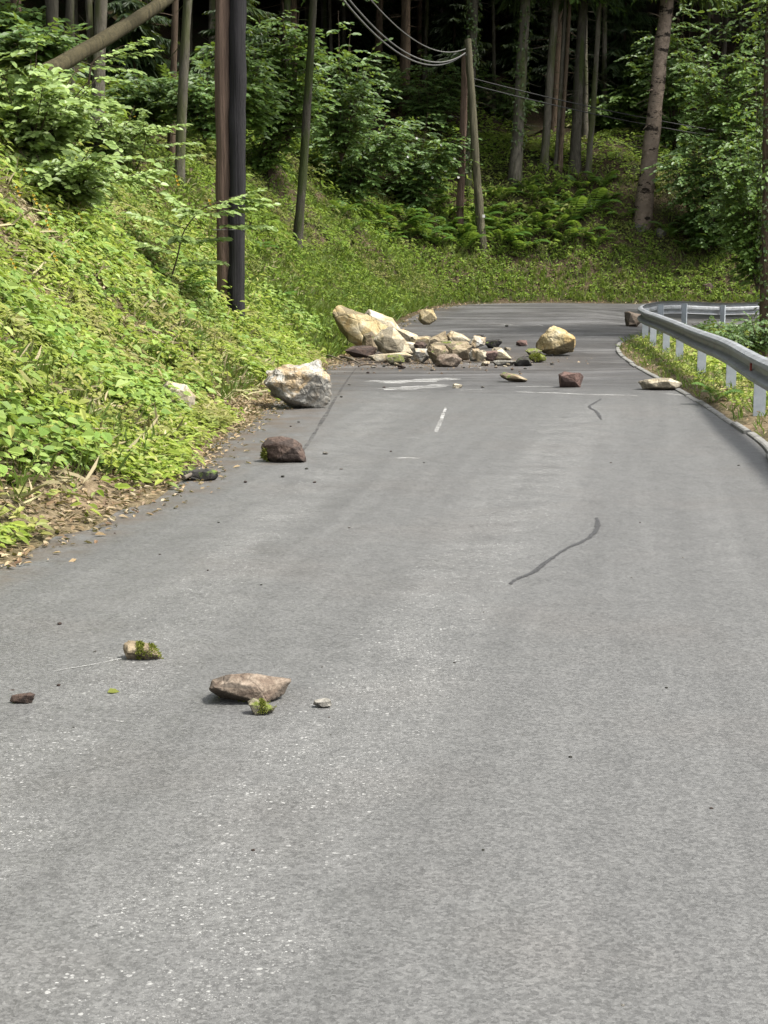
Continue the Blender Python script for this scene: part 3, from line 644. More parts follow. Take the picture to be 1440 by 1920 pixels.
# the forest around and behind: each tree its own trunk and crown
FG = 'trees of the dark forest'
taken = [(o.location.x, o.location.y) for o in COL.objects if o.get('category') in ('tree', 'pole')]
cnt = 0; tries = 0
while cnt < 260 and tries < 16000:
    tries += 1
    x, y = random.uniform(-30, 34), random.uniform(8, 108)
    d = float(sdist(np.array([x]), np.array([y]), OUTER)[0])
    if d < (11 if y < 32 else 7.5): continue
    if y < 44 and d > 22: continue
    if abs(x) > .30 * y + 9: continue
    if min((x - a) ** 2 + (y - b) ** 2 for a, b in taken) < (2.1 if y > 50 else 3.2) ** 2: continue
    px = 720 + x / y * 2884
    if 45 < y < 62 and 640 < px < 1300 and d < 10: continue
    taken.append((x, y)); cnt += 1
    ti = random.choice((0, 1, 1, 2, 2, 3)); s_ = random.uniform(.85, 1.2)
    cr = [('crown', random.choice(SPR))] if y > 48 or random.random() < .5 else [('crown', random.choice(LCR))]
    tree('forest_tree', 'slim trunk standing in the dark forest on the hillside', (x, y, tz1(x, y)), (random.uniform(-.03, .03), random.uniform(-.04, .05), random.uniform(0, 6.28)), TRK[ti], cr, 'tree', FG, s_)

for k in range(26):                                              # thin trunks standing close together behind the cables
    px, D_ = 625 + 20.5 * k + random.uniform(-8, 8), random.uniform(61, 78); b = at(px, 250, D_)
    if min((b.x - a) ** 2 + (b.y - c_) ** 2 for a, c_ in taken) < 1.2: continue
    taken.append((b.x, b.y)); s_ = random.uniform(.8, 1.05)
    tree('forest_tree', 'slim trunk standing in the dark forest on the hillside', (b.x, b.y, tz1(b.x, b.y)), (random.uniform(-.02, .02), random.uniform(0, .07), random.uniform(0, 6.28)), TRK[random.choice((2, 2, 3))], [('crown', SPR[2])], 'tree', FG, s_)
# ------------------------------------------------------------------ shrubs
def bush(name, label, base, R, H, nst, nsp, ls, mat, n=8, lw=.7, flowers=None, group=None, cat='shrub', droop=.3, face=None, spl=(.25, .55), stem_r=.014):
    o = tag(empty(name, base), label, cat, group); mb, tw = MB(), MB(); tips = []
    for i in range(nst):
        a = random.uniform(0, 6.283); k = math.sqrt(random.random()); h = H * random.uniform(.55, 1.0) * (1 - .35 * k)
        e = np.array([R[0] * k * math.cos(a), R[1] * k * math.sin(a), h]); u = np.linspace(0, 1, 6)[:, None]
        q = e * np.concatenate([u ** 1.2, u ** 1.2, u], 1); q[:, 2] -= .0; tube(tw, q, np.linspace(stem_r, stem_r * .4, 6), 4, cap=False); tips.append(q)
    tips = np.array(tips); i = RNG.integers(0, nst, nsp); kk = RNG.uniform(.04, 1, nsp) ** .7
    f = kk * 5; j = np.minimum(f.astype(int), 4); fr_ = (f - j)[:, None]; og = tips[i, j] * (1 - fr_) + tips[i, j + 1] * fr_
    d = np.column_stack([og[:, 0] / R[0], og[:, 1] / R[1], np.zeros(nsp)]) * .6 + rvec(nsp); d[:, 2] = np.abs(d[:, 2]) * .35 - .05
    if face is not None: d = d + np.array(face)
    sprays(mb, tw, og, d, RNG.uniform(*spl, nsp), n, ls, lw, droop, twig=.003)
    link('stems', tw.mesh('stems', TWIG), o); link('foliage', mb.mesh('foliage', mat), o)
    if flowers:
        for fx_, fy_, fz_, fs in flowers:
            m2 = MB(); c0 = np.array([fx_, fy_, fz_]); a = np.linspace(0, 6.283, 6)[:5]
            dd = np.stack([np.cos(a), -.25 + 0 * a, np.sin(a)], -1); leafgeo(m2, np.tile(c0, (5, 1)), dd, np.tile([0, -1., .3], (5, 1)), fs, fs * .95, .2, 0)
            link('flower', m2.mesh('flower', PETAL_W), o)
    return o
def pbush(name, label, px, py, wpx, hpx, D=None, **k):
    b = hit(px, py) if D is None else at(px, py, D); b.z = tz1(b.x, b.y) if D is None else max(b.z, tz1(b.x, b.y)) - .05
    s_ = 2919 / b.y; return bush(name, label, b, (wpx / 2 / s_, min(wpx / 2 / s_, 1.0)), hpx / s_, **k)
# round-leaved shrubs on the left bank top
pbush('hazel_shrub', 'pale round-leaved shrub filling the upper left corner', 60, 300, 300, 250, nst=26, nsp=420, ls=.135, lw=.82, mat=L_HAZEL, n=8)
pbush('hazel_shrub', 'low round-leaved shrub below the upper left shrub', 110, 385, 320, 130, nst=22, nsp=320, ls=.13, lw=.82, mat=L_HAZEL, n=8)
pbush('hazel_shrub', 'small leafy shrub under the leaning log', 215, 300, 170, 120, nst=16, nsp=190, ls=.12, lw=.75, mat=L_HAZEL, n=8)
# the sapling in front of the double pole, and its neighbour
def sapling(label, base, path, tiers, ls=.14, mat=L_HAZEL, group=None):
    o = tag(empty('beech_sapling', base), label, 'sapling', group); tw, mb = MB(), MB()
    q = np.array([np.array(p) for p in path]); tube(tw, catmull(q, 4), np.linspace(.016, .006, (len(q) - 1) * 4 + 1), 6, cap=False)
    og, dr, Ls = [], [], []
    for (x, y, z, dx, dy, dz, L) in tiers:
        b = np.array([x, y, z]); d = np.array([dx, dy, dz], float); d /= np.linalg.norm(d); tube(tw, np.array([b, b + d * L * .5 + [0, 0, .03], b + d * L]), [.006, .004, .002], 4, cap=False)
        for k in range(7):
            tt_ = (k + .5) / 7; sd_ = np.array([-d[1], d[0], 0]) * (1 if k % 2 else -1); og.append(b + d * L * tt_); dr.append(d * .8 + sd_ * .7 + [0, 0, random.uniform(-.1, .1)]); Ls.append(L * .38 * (1 - .4 * tt_))
        og.append(b + d * L * .9); dr.append(d); Ls.append(L * .3)
    sprays(mb, tw, np.array(og), np.array(dr), np.array(Ls), 7, ls, .72, .12, twig=.002)
    link('stem', tw.mesh('stem', TWIG), o); link('foliage', mb.mesh('foliage', mat), o); return o
sb = hit(312, 492, 8, 24); print('sapling', sb)
S_ = sb.y / 2919
sapling('sapling with flat leaf tiers reaching across the double pole', sb, [(0, 0, 0), (20 * S_, 0, 60 * S_), (35 * S_, -.05, 110 * S_), (70 * S_, -.1, 150 * S_), (110 * S_, -.1, 168 * S_)],
  [(30 * S_, 0, 90 * S_, .9, .1, .1, 70 * S_), (60 * S_, -.1, 140 * S_, 1, -.1, .15, 125 * S_), (70 * S_, -.1, 150 * S_, 1, .1, .35, 100 * S_), (35 * S_, 0, 115 * S_, -1, .2, .3, 95 * S_), (20 * S_, 0, 70 * S_, -1, -.3, .3, 80 * S_), (100 * S_, -.1, 120 * S_, 1, -.15, -.02, 88 * S_), (110 * S_, -.1, 165 * S_, 1, 0, .05, 65 * S_), (60 * S_, 0, 130 * S_, -.6, .3, .5, 70 * S_), (20 * S_, 0, 50 * S_, 1, -.3, .05, 80 * S_), (10 * S_, 0, 40 * S_, -1, -.4, .1, 60 * S_), (28 * S_, -.1, 92 * S_, .2, -1, .1, 60 * S_), (50 * S_, -.1, 140 * S_, .1, -1, .1, 70 * S_)])
sb2 = hit(250, 330, 8, 30); S2 = sb2.y / 2919
sapling('slender sapling with leaf tiers below the dark trunks', sb2, [(0, 0, 0), (20 * S2, 0, 50 * S2), (30 * S2, 0, 90 * S2)], [(0, 0, 30 * S2, 1, -.2, .1, 110 * S2), (20 * S2, 0, 60 * S2, 1, .1, .05, 90 * S2), (20 * S2, 0, 50 * S2, -1, -.2, .2, 90 * S2), (30 * S2, 0, 85 * S2, .8, -.5, .1, 80 * S2), (5 * S2, 0, 30 * S2, -.6, -.8, .1, 80 * S2)], .11)
sb3 = at(165, 130, 21); S3 = sb3.y / 2919; sb3.z = max(sb3.z, tz1(sb3.x, sb3.y))
sapling('leafy twig spray hanging in front of the leaning log', sb3, [(0, 0, -.2), (8 * S3, 0, 10 * S3), (30 * S3, 0, 28 * S3)], [(5 * S3, 0, 10 * S3, 1, -.1, .2, 110 * S3), (20 * S3, 0, 20 * S3, 1, -.2, .35, 90 * S3), (10 * S3, 0, 5 * S3, .9, -.3, -.1, 80 * S3)], .10, L_HAZEL)
# middle shrubs between the poles
fl = [(x * 1.5 - .2, -.75 + random.uniform(-.2, .3), z * 1.15 - .3 + random.uniform(-.15, .15), .05) for x, z in ((.2, 2.3), (.75, 2.0), (.35, 1.55), (.85, 1.45), (1.05, 1.7), (1.15, 1.25), (.55, 1.2), (-.6, 2.2), (-.75, 1.4), (.0, 1.75))]
pbush('elder_shrub', 'broad dark green shrub with small white flowers left of far pole', 775, 395, 190, 230, nst=26, nsp=420, ls=.20, lw=.6, mat=L_SHRUB, n=8, flowers=fl, spl=(.4, .8))
pbush('elder_shrub', 'dense dark shrub between the leaning slim trunk and white-flowered shrub', 655, 385, 220, 260, nst=30, nsp=480, ls=.20, lw=.6, mat=L_SHRUB, n=8, spl=(.4, .8))
pbush('elder_shrub', 'tall leafy shrub right behind the tarred black pole', 505, 340, 150, 330, nst=30, nsp=480, ls=.17, lw=.6, mat=L_CROWN, n=8, spl=(.35, .7))
pbush('elder_shrub', 'tall dim shrub whose top reaches the cables', 640, 300, 180, 300, D=47, nst=30, nsp=420, ls=.20, lw=.6, mat=L_SHRUB, n=8, spl=(.4, .8))
pbush('elder_shrub', 'dim green shrub in the shade under the cable loop', 800, 300, 200, 190, D=60, nst=24, nsp=320, ls=.22, lw=.6, mat=L_SHRUB, n=8, spl=(.4, .8))
pbush('elder_shrub', 'shaded leafy shrub behind the two grey trunks', 285, 235, 170, 130, D=34, nst=22, nsp=300, ls=.16, lw=.6, mat=L_SHRUB, n=8, spl=(.3, .6))
pbush('elder_shrub', 'shaded shrub on the bank top left of the double pole', 385, 260, 120, 190, D=33, nst=22, nsp=300, ls=.16, lw=.6, mat=L_SHRUB, n=8, spl=(.3, .6))
for px_, py_, D_, w_, h_, lb in ((720, 235, 62, 150, 110, 'dark low shrub on the forest floor left of cable loop'), (690, 190, 66, 120, 90, 'dark low shrub deeper in the forest behind the cables'), (60, 120, 27, 160, 90, 'shaded shrub behind the upper left shrub'), (20, 70, 30, 140, 90, 'dim shrub at the very top left corner'), (880, 260, 64, 110, 80, 'dim low shrub behind the ivy-covered trunk'), (950, 290, 64, 90, 70, 'dim low shrub between the ivy-clad trunks')):
    pbush('elder_shrub', lb, px_, py_, w_, h_, D=D_, nst=16, nsp=170, ls=.2, lw=.6, mat=L_SHRUB, n=8, spl=(.4, .8))
# right-hand shrubs
pbush('hazel_thicket', 'tall leafy thicket right of the beige scarred trunk', 1330, 475, 230, 330, nst=34, nsp=620, ls=.19, lw=.7, mat=L_SHRUB, n=8, spl=(.4, .9), droop=.4)
pbush('hazel_thicket', 'bright leafy shrub at the right edge above the guardrail', 1420, 545, 170, 420, D=47, nst=34, nsp=620, ls=.18, lw=.7, mat=L_CROWN, n=8, spl=(.4, .9), droop=.4)
pbush('hazel_thicket', 'leafy shrub high in the upper right corner', 1400, 380, 260, 420, D=55, nst=34, nsp=620, ls=.2, lw=.7, mat=L_CROWN, n=8, spl=(.4, .9), droop=.4)
pbush('hazel_thicket', 'dim shrub close behind the beige scarred trunk', 1262, 400, 120, 330, D=60, nst=22, nsp=350, ls=.2, lw=.7, mat=L_SHRUB, n=8, spl=(.4, .9), droop=.4)
pbush('bramble_bush', 'dark bramble below the ivy-clad trunk inside the bend', 1420, 655, 150, 80, D=33, nst=20, nsp=220, ls=.10, lw=.75, mat=L_SHRUB, n=7, spl=(.2, .45))
pbush('bramble_bush', 'low green bramble between the two runs of guardrail', 1340, 640, 120, 30, D=38.5, nst=20, nsp=150, ls=.10, lw=.75, mat=L_SHRUB, n=7, spl=(.2, .4))

for px_, py_, D_, w_, h_, lb in ((1150, 300, 63, 130, 90, 'low green shrub on the forest slope left of beige scarred trunk'), (1240, 330, 63, 150, 260, 'tall green shrub filling the gap right behind the beige scarred trunk'), (1330, 300, 62, 200, 300, 'tall green shrub rising behind the right thicket'), (540, 270, 44, 150, 290, 'tall green shrub behind the slim leaning trunk'), (450, 260, 40, 130, 250, 'leafy shrub glimpsed just behind the double pole')):
    pbush('hazel_thicket', lb, px_, py_, w_, h_, D=D_, nst=24, nsp=340, ls=.2, lw=.66, mat=L_CROWN, n=8, spl=(.4, .9), droop=.35)
# young spruces with feathery boughs behind the thin trunks
for px, py, D, H, R, lb in ((1165, 330, 66, 8.0, 2.0, 'young spruce with feathery boughs left of the beige scarred trunk'), (1110, 300, 72, 9.5, 2.2, 'dim young spruce behind the slim trunks'), (930, 300, 74, 8.5, 2.0, 'dark young spruce behind the ivy-clad trunks'), (985, 300, 70, 5.0, 1.6, 'low dim spruce behind the close group of trunks'), (1060, 300, 69, 4.5, 1.6, 'low dim spruce behind the thin pair of trunks'), (700, 230, 70, 5.5, 1.8, 'low dark spruce behind the slack cables'), (770, 230, 72, 5.5, 1.8, 'low dark spruce under the cable loop'), (1190, 300, 68, 4.0, 1.6, 'low dim spruce close behind the beige scarred trunk'), (850, 260, 70, 5.0, 1.7, 'low dark spruce behind the far A-frame pole'), (450, 150, 52, 5.0, 1.8, 'low dark spruce behind the tarred black pole'), (250, 120, 44, 4.5, 1.7, 'low dark spruce in the gap behind the leaning log')):
    b = at(px, py, D); b.z = tz1(b.x, b.y)
    tree('young_spruce', lb, b, (0, 0, random.uniform(0, 6)), trunk_mesh('trunk', H, .07, B_BROWN, 5), [('crown', spruce_crown('crown', .8, H, R, 9, 1.5, L_NEEDLE, True))])
# a broadleaf bough reaching in at the top of the frame, on its own tree at the road's inner side
for bx, by, H, lb in ((8.6, 36.0, 12, 'tall ash tree growing inside the bend beyond the guardrail'),):
    lc = leaf_crown('crown', 5.2, 12, 2.6, 520, .15, L_CROWN, 6)
    tree('ash_tree', lb, (bx + 1.5, by, tz1(bx + 1.5, by)), (0, 0, 1), trunk_mesh('trunk', 11, .12, B_GREY, 7), [('crown', lc)])

# ------------------------------------------------------------------ ferns: fronds are parts
def frond_mesh(L, seed):
    mb = MB(); n = 15; u = (np.arange(n) + .8) / n; P = np.stack([0 * u, L * u * (1 - .18 * u), L * (1.15 * u - .85 * u ** 2)], -1)
    T = norm(np.gradient(P, axis=0)); w = L * .24 * np.sin(np.pi * np.clip(u * .93 + .07, 0, 1)) ** .8
    for sg in (-1, 1):
        fw = np.tile([sg * 1., 0, -.15], (n, 1)) + T * .45; leafgeo(mb, P, fw, np.tile([0, -.3, 1.], (n, 1)) + .15 * rvec(n), w, w * .34 + .012, .1, .2)
    q = np.vstack([[0, 0, 0], P]); tube(mb, q, np.linspace(.006, .002, len(q)), 3, cap=False)
    return mb.mesh('frond', L_FERN)
FR = [frond_mesh(.75, 1), frond_mesh(.6, 2), frond_mesh(.9, 3)]
FERN_PX = [(770, 440), (800, 445), (835, 425), (860, 440), (790, 420), (745, 430), (820, 455), (880, 445), (940, 450), (960, 435), (990, 440), (1010, 420), (1040, 430), (930, 425), (890, 420), (760, 405), (840, 400), (700, 420), (720, 400), (1060, 450), (975, 465), (870, 465), (1090, 440), (1000, 395), (1075, 410), (680, 395), (1120, 455), (1040, 395), (950, 400), (640, 400), (1290, 470), (1330, 465), (810, 385), (660, 425), (915, 395), (730, 450), (1000, 370), (1035, 360), (1070, 375), (1110, 390), (1140, 370), (1165, 405), (1090, 350), (1130, 345), (985, 350), (940, 370), (1260, 440), (1300, 430)]
for k, (x, y) in enumerate(FERN_PX):
    b = hit(x, y + 6); o = tag(empty('fern', b), 'fern with arching fronds on the shaded bank behind the bend', 'fern', 'ferns on the bank below the forest')
    s_ = random.uniform(.9, 1.6); a0 = random.uniform(0, 6.28)
    for j in range(8):
        f = link('frond', FR[(k + j) % 3], o); f.rotation_euler = (random.uniform(-.15, .3), 0, a0 + j * .785 + random.uniform(-.2, .2)); f.scale = (s_ * random.uniform(.8, 1.1),) * 3
for (x, y, lb, s_) in ((60, 640, 'small fern among the herbs at the left edge of bank', .45), (190, 560, 'small fern on the middle of the left bank', .5), (480, 470, 'fern right beside the tarred black pole', .8), (520, 560, 'fern on the bank right of the double pole', .7), (345, 545, 'single bright fern on the left bank before the double pole', .8), (1345, 745, 'lush fern-like weed beside the guardrail posts', .5)):
    b = hit(x, y + 6); o = tag(empty('fern', b), lb, 'fern')
    for j in range(8):
        f = link('frond', FR[j % 3], o); f.rotation_euler = (random.uniform(-.15, .3), 0, j * .785); f.scale = (s_,) * 3

# ------------------------------------------------------------------ ground cover (stuff)
def scatter(n, x0, x1, y0, y1, cond):
    X, Y = RNG.uniform(x0, x1, n), RNG.uniform(y0, y1, n); d = sdist(X, Y, OUTER); e = -sdist(X, Y, INNER); m = cond(X, Y, d, e); X, Y = X[m], Y[m]
    return X, Y, tz(X, Y), d[m], e[m]
def slope_n(X, Y):
    h = .25; gxx = (tz(X + h, Y) - tz(X - h, Y)) / (2 * h); gyy = (tz(X, Y + h) - tz(X, Y - h)) / (2 * h); return norm(np.stack([-gxx, -gyy, np.ones_like(X)], -1))
def rosettes(mb, X, Y, Z, k, ls, hgt, lw=.5):
    n = len(X); N0 = slope_n(X, Y); U = norm(N0 * .5 + np.array([0, 0, .5])); P0 = np.stack([X, Y, Z], -1)
    hgt = np.broadcast_to(hgt, (n,)) * RNG.uniform(.4, 1.2, n); ls = np.broadcast_to(ls, (n,)) * RNG.uniform(.65, 1.25, n)
    a = RNG.uniform(0, 6.283, (n, k)); A = norm(np.cross(U, np.array([1., .2, 0]))); B = np.cross(U, A)
    R = np.cos(a)[..., None] * A[:, None] + np.sin(a)[..., None] * B[:, None]; t = RNG.uniform(.25, 1, (n, k))
    P = P0[:, None] + U[:, None] * (hgt[:, None] * t)[..., None] + R * (ls[:, None] * .25)[..., None]
    fw = R + U[:, None] * RNG.uniform(-.25, .5, (n, k))[..., None]; nn = U[:, None] + .3 * RNG.normal(size=(n, k, 3)) + np.array([.1, -.3, 0]); L = ls[:, None] * RNG.uniform(.6, 1.15, (n, k))
    leafgeo(mb, P.reshape(-1, 3), fw.reshape(-1, 3), nn.reshape(-1, 3), L.ravel(), L.ravel() * lw, .25, .3)
def blades(mb, X, Y, Z, k, L, w=.008, up=.6):
    n = len(X); P = np.repeat(np.stack([X, Y, Z], -1), k, 0); P[:, :2] += RNG.normal(size=(n * k, 2)) * .03; N0 = np.repeat(slope_n(X, Y), k, 0)
    d = norm(N0 * .5 * min(1, up * 1.6) + np.array([0, 0, up if up > .3 else -.3]) + .55 * rvec(n * k)); leafgeo(mb, P, d, rvec(n * k), RNG.uniform(.5, 1.2, n * k) * L, w, .2, .45)
vis = lambda X, Y: np.abs(X) < .27 * Y + 2.2
def patchy(X, Y, s, sc=.6): return fbm(np.stack([X, Y, 0 * X], -1), sc, 3, s)
# left bank, near
mb = MB()
X, Y, Z, d, e = scatter(135000, -9, 1, 5, 31, lambda X, Y, d, e: (d > .1) & (d < 5.8) & vis(X, Y) & (RNG.uniform(size=len(X)) < np.clip(.42 + 1.15 * patchy(X, Y, 21, 1.1), .03, 1) * (1 - .7 * np.exp(-((Y - 28.2) / 2.2) ** 2 - ((d - .9) / 1.1) ** 2)) * ss(.02, .5, d)))
far = Y > 17; print('bank plants', len(X))
rosettes(mb, X[~far], Y[~far], Z[~far], 5, .088, .16, .5); rosettes(mb, X[far], Y[far], Z[far], 4, .105, .18, .5)
X, Y, Z, d, e = scatter(9000, -9, 1, 6, 30, lambda X, Y, d, e: (d > .7) & (d < 5.8) & vis(X, Y) & (patchy(X, Y, 61, .9) > .18)); rosettes(mb, X[::2], Y[::2], Z[::2], 7, .15, .42, .36); m2 = MB(); rosettes(m2, X[1::2], Y[1::2], Z[1::2], 6, .13, .3, .75); X, Y, Z, d, e = scatter(30000, -9, 1, 6, 31, lambda X, Y, d, e: (d > .6) & (d < 5.8) & vis(X, Y) & (patchy(X, Y, 77, .55) > .3)); rosettes(m2, X, Y, Z, 5, .10, .26, .8)
tag(link('bank_brambles', m2.mesh('bank_brambles', L_BRAMBLE)), 'fresh green broad-leaved brambles in patches on the left bank', 'brambles', kind='stuff')
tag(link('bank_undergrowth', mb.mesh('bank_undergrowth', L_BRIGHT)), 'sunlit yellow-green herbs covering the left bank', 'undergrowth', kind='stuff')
mb = MB()
X, Y, Z, d, e = scatter(16000, -9, 1, 5, 34, lambda X, Y, d, e: (d > .5) & (d < 5.5) & vis(X, Y) & (patchy(X, Y, 44, .7) > .15))
blades(mb, X, Y, Z, 4, .19, .009)
tag(link('bank_grass', mb.mesh('bank_grass', L_GRASS)), 'thin grass growing among the herbs of the left bank', 'grass', kind='stuff')
mb = MB()
X, Y, Z, d, e = scatter(12000, -9, 1, 5, 34, lambda X, Y, d, e: (d > .4) & (d < 5.0) & vis(X, Y) & (patchy(X, Y, 71, .7) > .0))
blades(mb, X, Y, Z + .05, 4, .22, .010, .12)
tag(link('dry_straw', mb.mesh('dry_straw', L_STRAW)), 'dry straw-coloured stalks lying on the left bank', 'dry grass', kind='stuff')
# far bank
mb = MB()
X, Y, Z, d, e = scatter(120000, -12, 24, 28, 68, lambda X, Y, d, e: (d > .35) & (d < 9.5) & vis(X, Y) & (RNG.uniform(size=len(X)) < np.clip(.75 + .4 * patchy(X, Y, 33), .2, 1) * ss(.2, .9, d)))
print('far plants', len(X)); rosettes(mb, X, Y, Z, 4, .125, .2, .48)
X, Y, Z, d, e = scatter(22000, -12, 24, 30, 70, lambda X, Y, d, e: (d > 2.2) & (d < 12) & vis(X, Y) & (patchy(X, Y, 52, .5) > .05)); rosettes(mb, X, Y, Z, 5, .2, .55, .42)
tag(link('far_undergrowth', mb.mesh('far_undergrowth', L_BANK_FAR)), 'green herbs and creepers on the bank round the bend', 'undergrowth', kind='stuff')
mb = MB()
X, Y, Z, d, e = scatter(60000, -12, 22, 28, 62, lambda X, Y, d, e: (d > .2) & (d < 5) & vis(X, Y))
k = RNG.uniform(size=len(X)) < np.where(d < 2.5, 1, .35); blades(mb, X[k], Y[k], Z[k], 3, .26, .02)
tag(link('far_grass', mb.mesh('far_grass', L_GRASS)), 'mown-looking grass along the foot of the far bank', 'grass', kind='stuff')
# verge under the guardrail and inside the bend
mb = MB()
X, Y, Z, d, e = scatter(16000, 2, 14, 11, 46, lambda X, Y, d, e: (e > .32) & (e < 5) & (Y > 17 - 0 * X) & (patchy(X, Y, 5, 1.2) > -.35))
k = e < 1.1; rosettes(mb, X[k], Y[k], Z[k], 5, .085, .09, .42); k = ~k; rosettes(mb, X[k], Y[k], Z[k], 5, .14, .3, .6)
tag(link('verge_weeds', mb.mesh('verge_weeds', L_BRIGHT)), 'bright weeds along the verge under the guardrail', 'weeds', kind='stuff')
mb = MB()
X, Y, Z, d, e = scatter(12000, 2, 14, 9, 46, lambda X, Y, d, e: (e > .08) & (e < 2.0)); blades(mb, X, Y, Z, 3, .13, .009)
tag(link('verge_grass', mb.mesh('verge_grass', L_GRASS)), 'tufted grass on the verge behind the kerb', 'grass', kind='stuff')
# leaf litter
mb = MB()
X, Y, Z, d, e = scatter(210000, -10, 6, 5, 34, lambda X, Y, d, e: (d > -.45) & (d < 5) & vis(X, Y) & (RNG.uniform(size=len(X)) < np.where(d < .75, ss(-.42, .25, d) ** 2 * 1.0, .25 + .6 * (patchy(X, Y, 21, 1.1) < -.1))))
n = len(X); N0 = slope_n(X, Y); N0[d < 0] = (0, 0, 1); L = RNG.uniform(.025, .075, n); print('litter', n)
Zl = np.where(d < 0.05, np.maximum(Z, zroad(X, Y)) + .012, Z + .02)
leafgeo(mb, np.stack([X, Y, Zl], -1), rvec(n) * np.array([1, 1, .25]), N0 + .45 * rvec(n), L, L * .5, .5, .2)
tag(link('leaf_litter', mb.mesh('leaf_litter', L_DRY)), 'brown leaf litter along the left edge of the road', 'leaf litter', kind='stuff')
mb = MB()
X, Y, Z, d, e = scatter(26000, -4, 24, 28, 60, lambda X, Y, d, e: (d > -.3) & (d < 1.0) & vis(X, Y)); n = len(X); L = RNG.uniform(.05, .12, n); Zl = np.where(d < 0.05, np.maximum(Z, zroad(X, Y)) + .015, Z + .03)
leafgeo(mb, np.stack([X, Y, Zl], -1), rvec(n) * np.array([1, 1, .25]), np.array([0, 0, 1.]) + .5 * rvec(n), L, L * .5, .5, .2)
X, Y, Z, d, e = scatter(16000, 2, 10, 9, 40, lambda X, Y, d, e: (e > .11) & (e < .6) & (RNG.uniform(size=len(X)) < 1 - e * 1.2)); n = len(X); L = RNG.uniform(.03, .09, n)
leafgeo(mb, np.stack([X, Y, Z + .03], -1), rvec(n) * np.array([1, 1, .25]), np.array([0, 0, 1.]) + .5 * rvec(n), L, L * .45, .5, .2)
tag(link('verge_litter', mb.mesh('verge_litter', L_DRY)), 'pale dry leaves along the kerb and the foot of far bank', 'leaf litter', kind='stuff')
# yellow flowers on the left bank
for k, (x, y) in enumerate(((45, 352), (30, 385), (62, 400), (88, 420), (86, 448), (148, 435), (195, 245), (192, 262), (250, 245), (145, 505), (330, 365), (392, 410), (20, 520), (98, 506))):
    b = hit(x, y + 8, 6, 40); o = tag(empty('yellow_wildflower', b), 'small yellow wildflower on the upper left bank', 'flower', 'yellow flowers on the left bank')
    s_ = b.y / 20; mb = MB(); tube(mb, [(0, 0, -.02), (.01, 0, .14), (.02, -.02, .28 * s_)], .004, 4, cap=False); link('stem', mb.mesh('stem', L_GRASS), o)
    mb = MB()
    for j in range(3):
        a = np.linspace(0, 6.28, 6)[:5] + j; leafgeo(mb, np.tile([.02 + .02 * j, -.02, (.28 - .05 * j) * s_], (5, 1)), np.stack([np.cos(a), -.4 + 0 * a, np.sin(a)], -1), np.tile([0, -1., .4], (5, 1)), .022 * s_, .02 * s_, .2, 0)
    link('petals', mb.mesh('petals', PETAL_Y), o)

# ------------------------------------------------------------------ rocks
import bmesh
def ico(k):
    bm = bmesh.new(); bmesh.ops.create_icosphere(bm, subdivisions=k, radius=1); V = np.array([v.co[:] for v in bm.verts]); Fc = np.array([[v.index for v in f.verts] for f in bm.faces]); bm.free(); return norm(V), Fc
ICO = {k: ico(k) for k in (3, 4, 5)}
R_OCHRE = rock_mat('ochre_limestone', [(.25, .195, .095), (.40, .325, .185), (.48, .43, .31)], (.31, .20, .07), .5, .45, 0, 1.2)
R_CREAM = rock_mat('cream_limestone', [(.26, .21, .14), (.42, .37, .27), (.48, .45, .38)], (.30, .22, .11), .35, .3, 0, 1.6)
R_WHITE = rock_mat('mottled_white_rock', [(.19, .18, .155), (.46, .45, .41), (.55, .54, .49)], (.33, .21, .075), .55, .7, 0, 2.6)
R_BROWN = rock_mat('brown_rock', [(.04, .026, .021), (.085, .058, .046), (.12, .088, .07)], (.06, .04, .03), .3, .5, .0, 3)
R_TAN = rock_mat('tan_sandstone', [(.09, .066, .05), (.20, .16, .122), (.29, .24, .19)], (.12, .085, .062), .5, .5, 0, 5)
R_GREY = rock_mat('grey_rock', [(.10, .095, .082), (.21, .20, .175), (.30, .285, .255)], (.13, .11, .08), .3, .4, 0, 2.4)
R_DARK = rock_mat('dark_slate', [(.018, .017, .016), (.04, .038, .035), (.07, .066, .06)], (.03, .026, .02), .3, .4, .12, 2.6)
R_RED = rock_mat('reddish_rock', [(.08, .048, .04), (.14, .088, .075), (.20, .14, .115)], (.10, .06, .05), .4, .4, .0, 3)
R_MOSSY = rock_mat('mossy_rock', [(.09, .08, .05), (.20, .18, .12), (.30, .27, .20)], (.10, .09, .05), .4, .5, .55, 3, (.06, .075, .012))
R_MIX = rock_mat('beige_grey_rock', [(.13, .10, .065), (.27, .22, .145), (.38, .32, .22)], (.17, .125, .075), .5, .5, .1, 2.2)
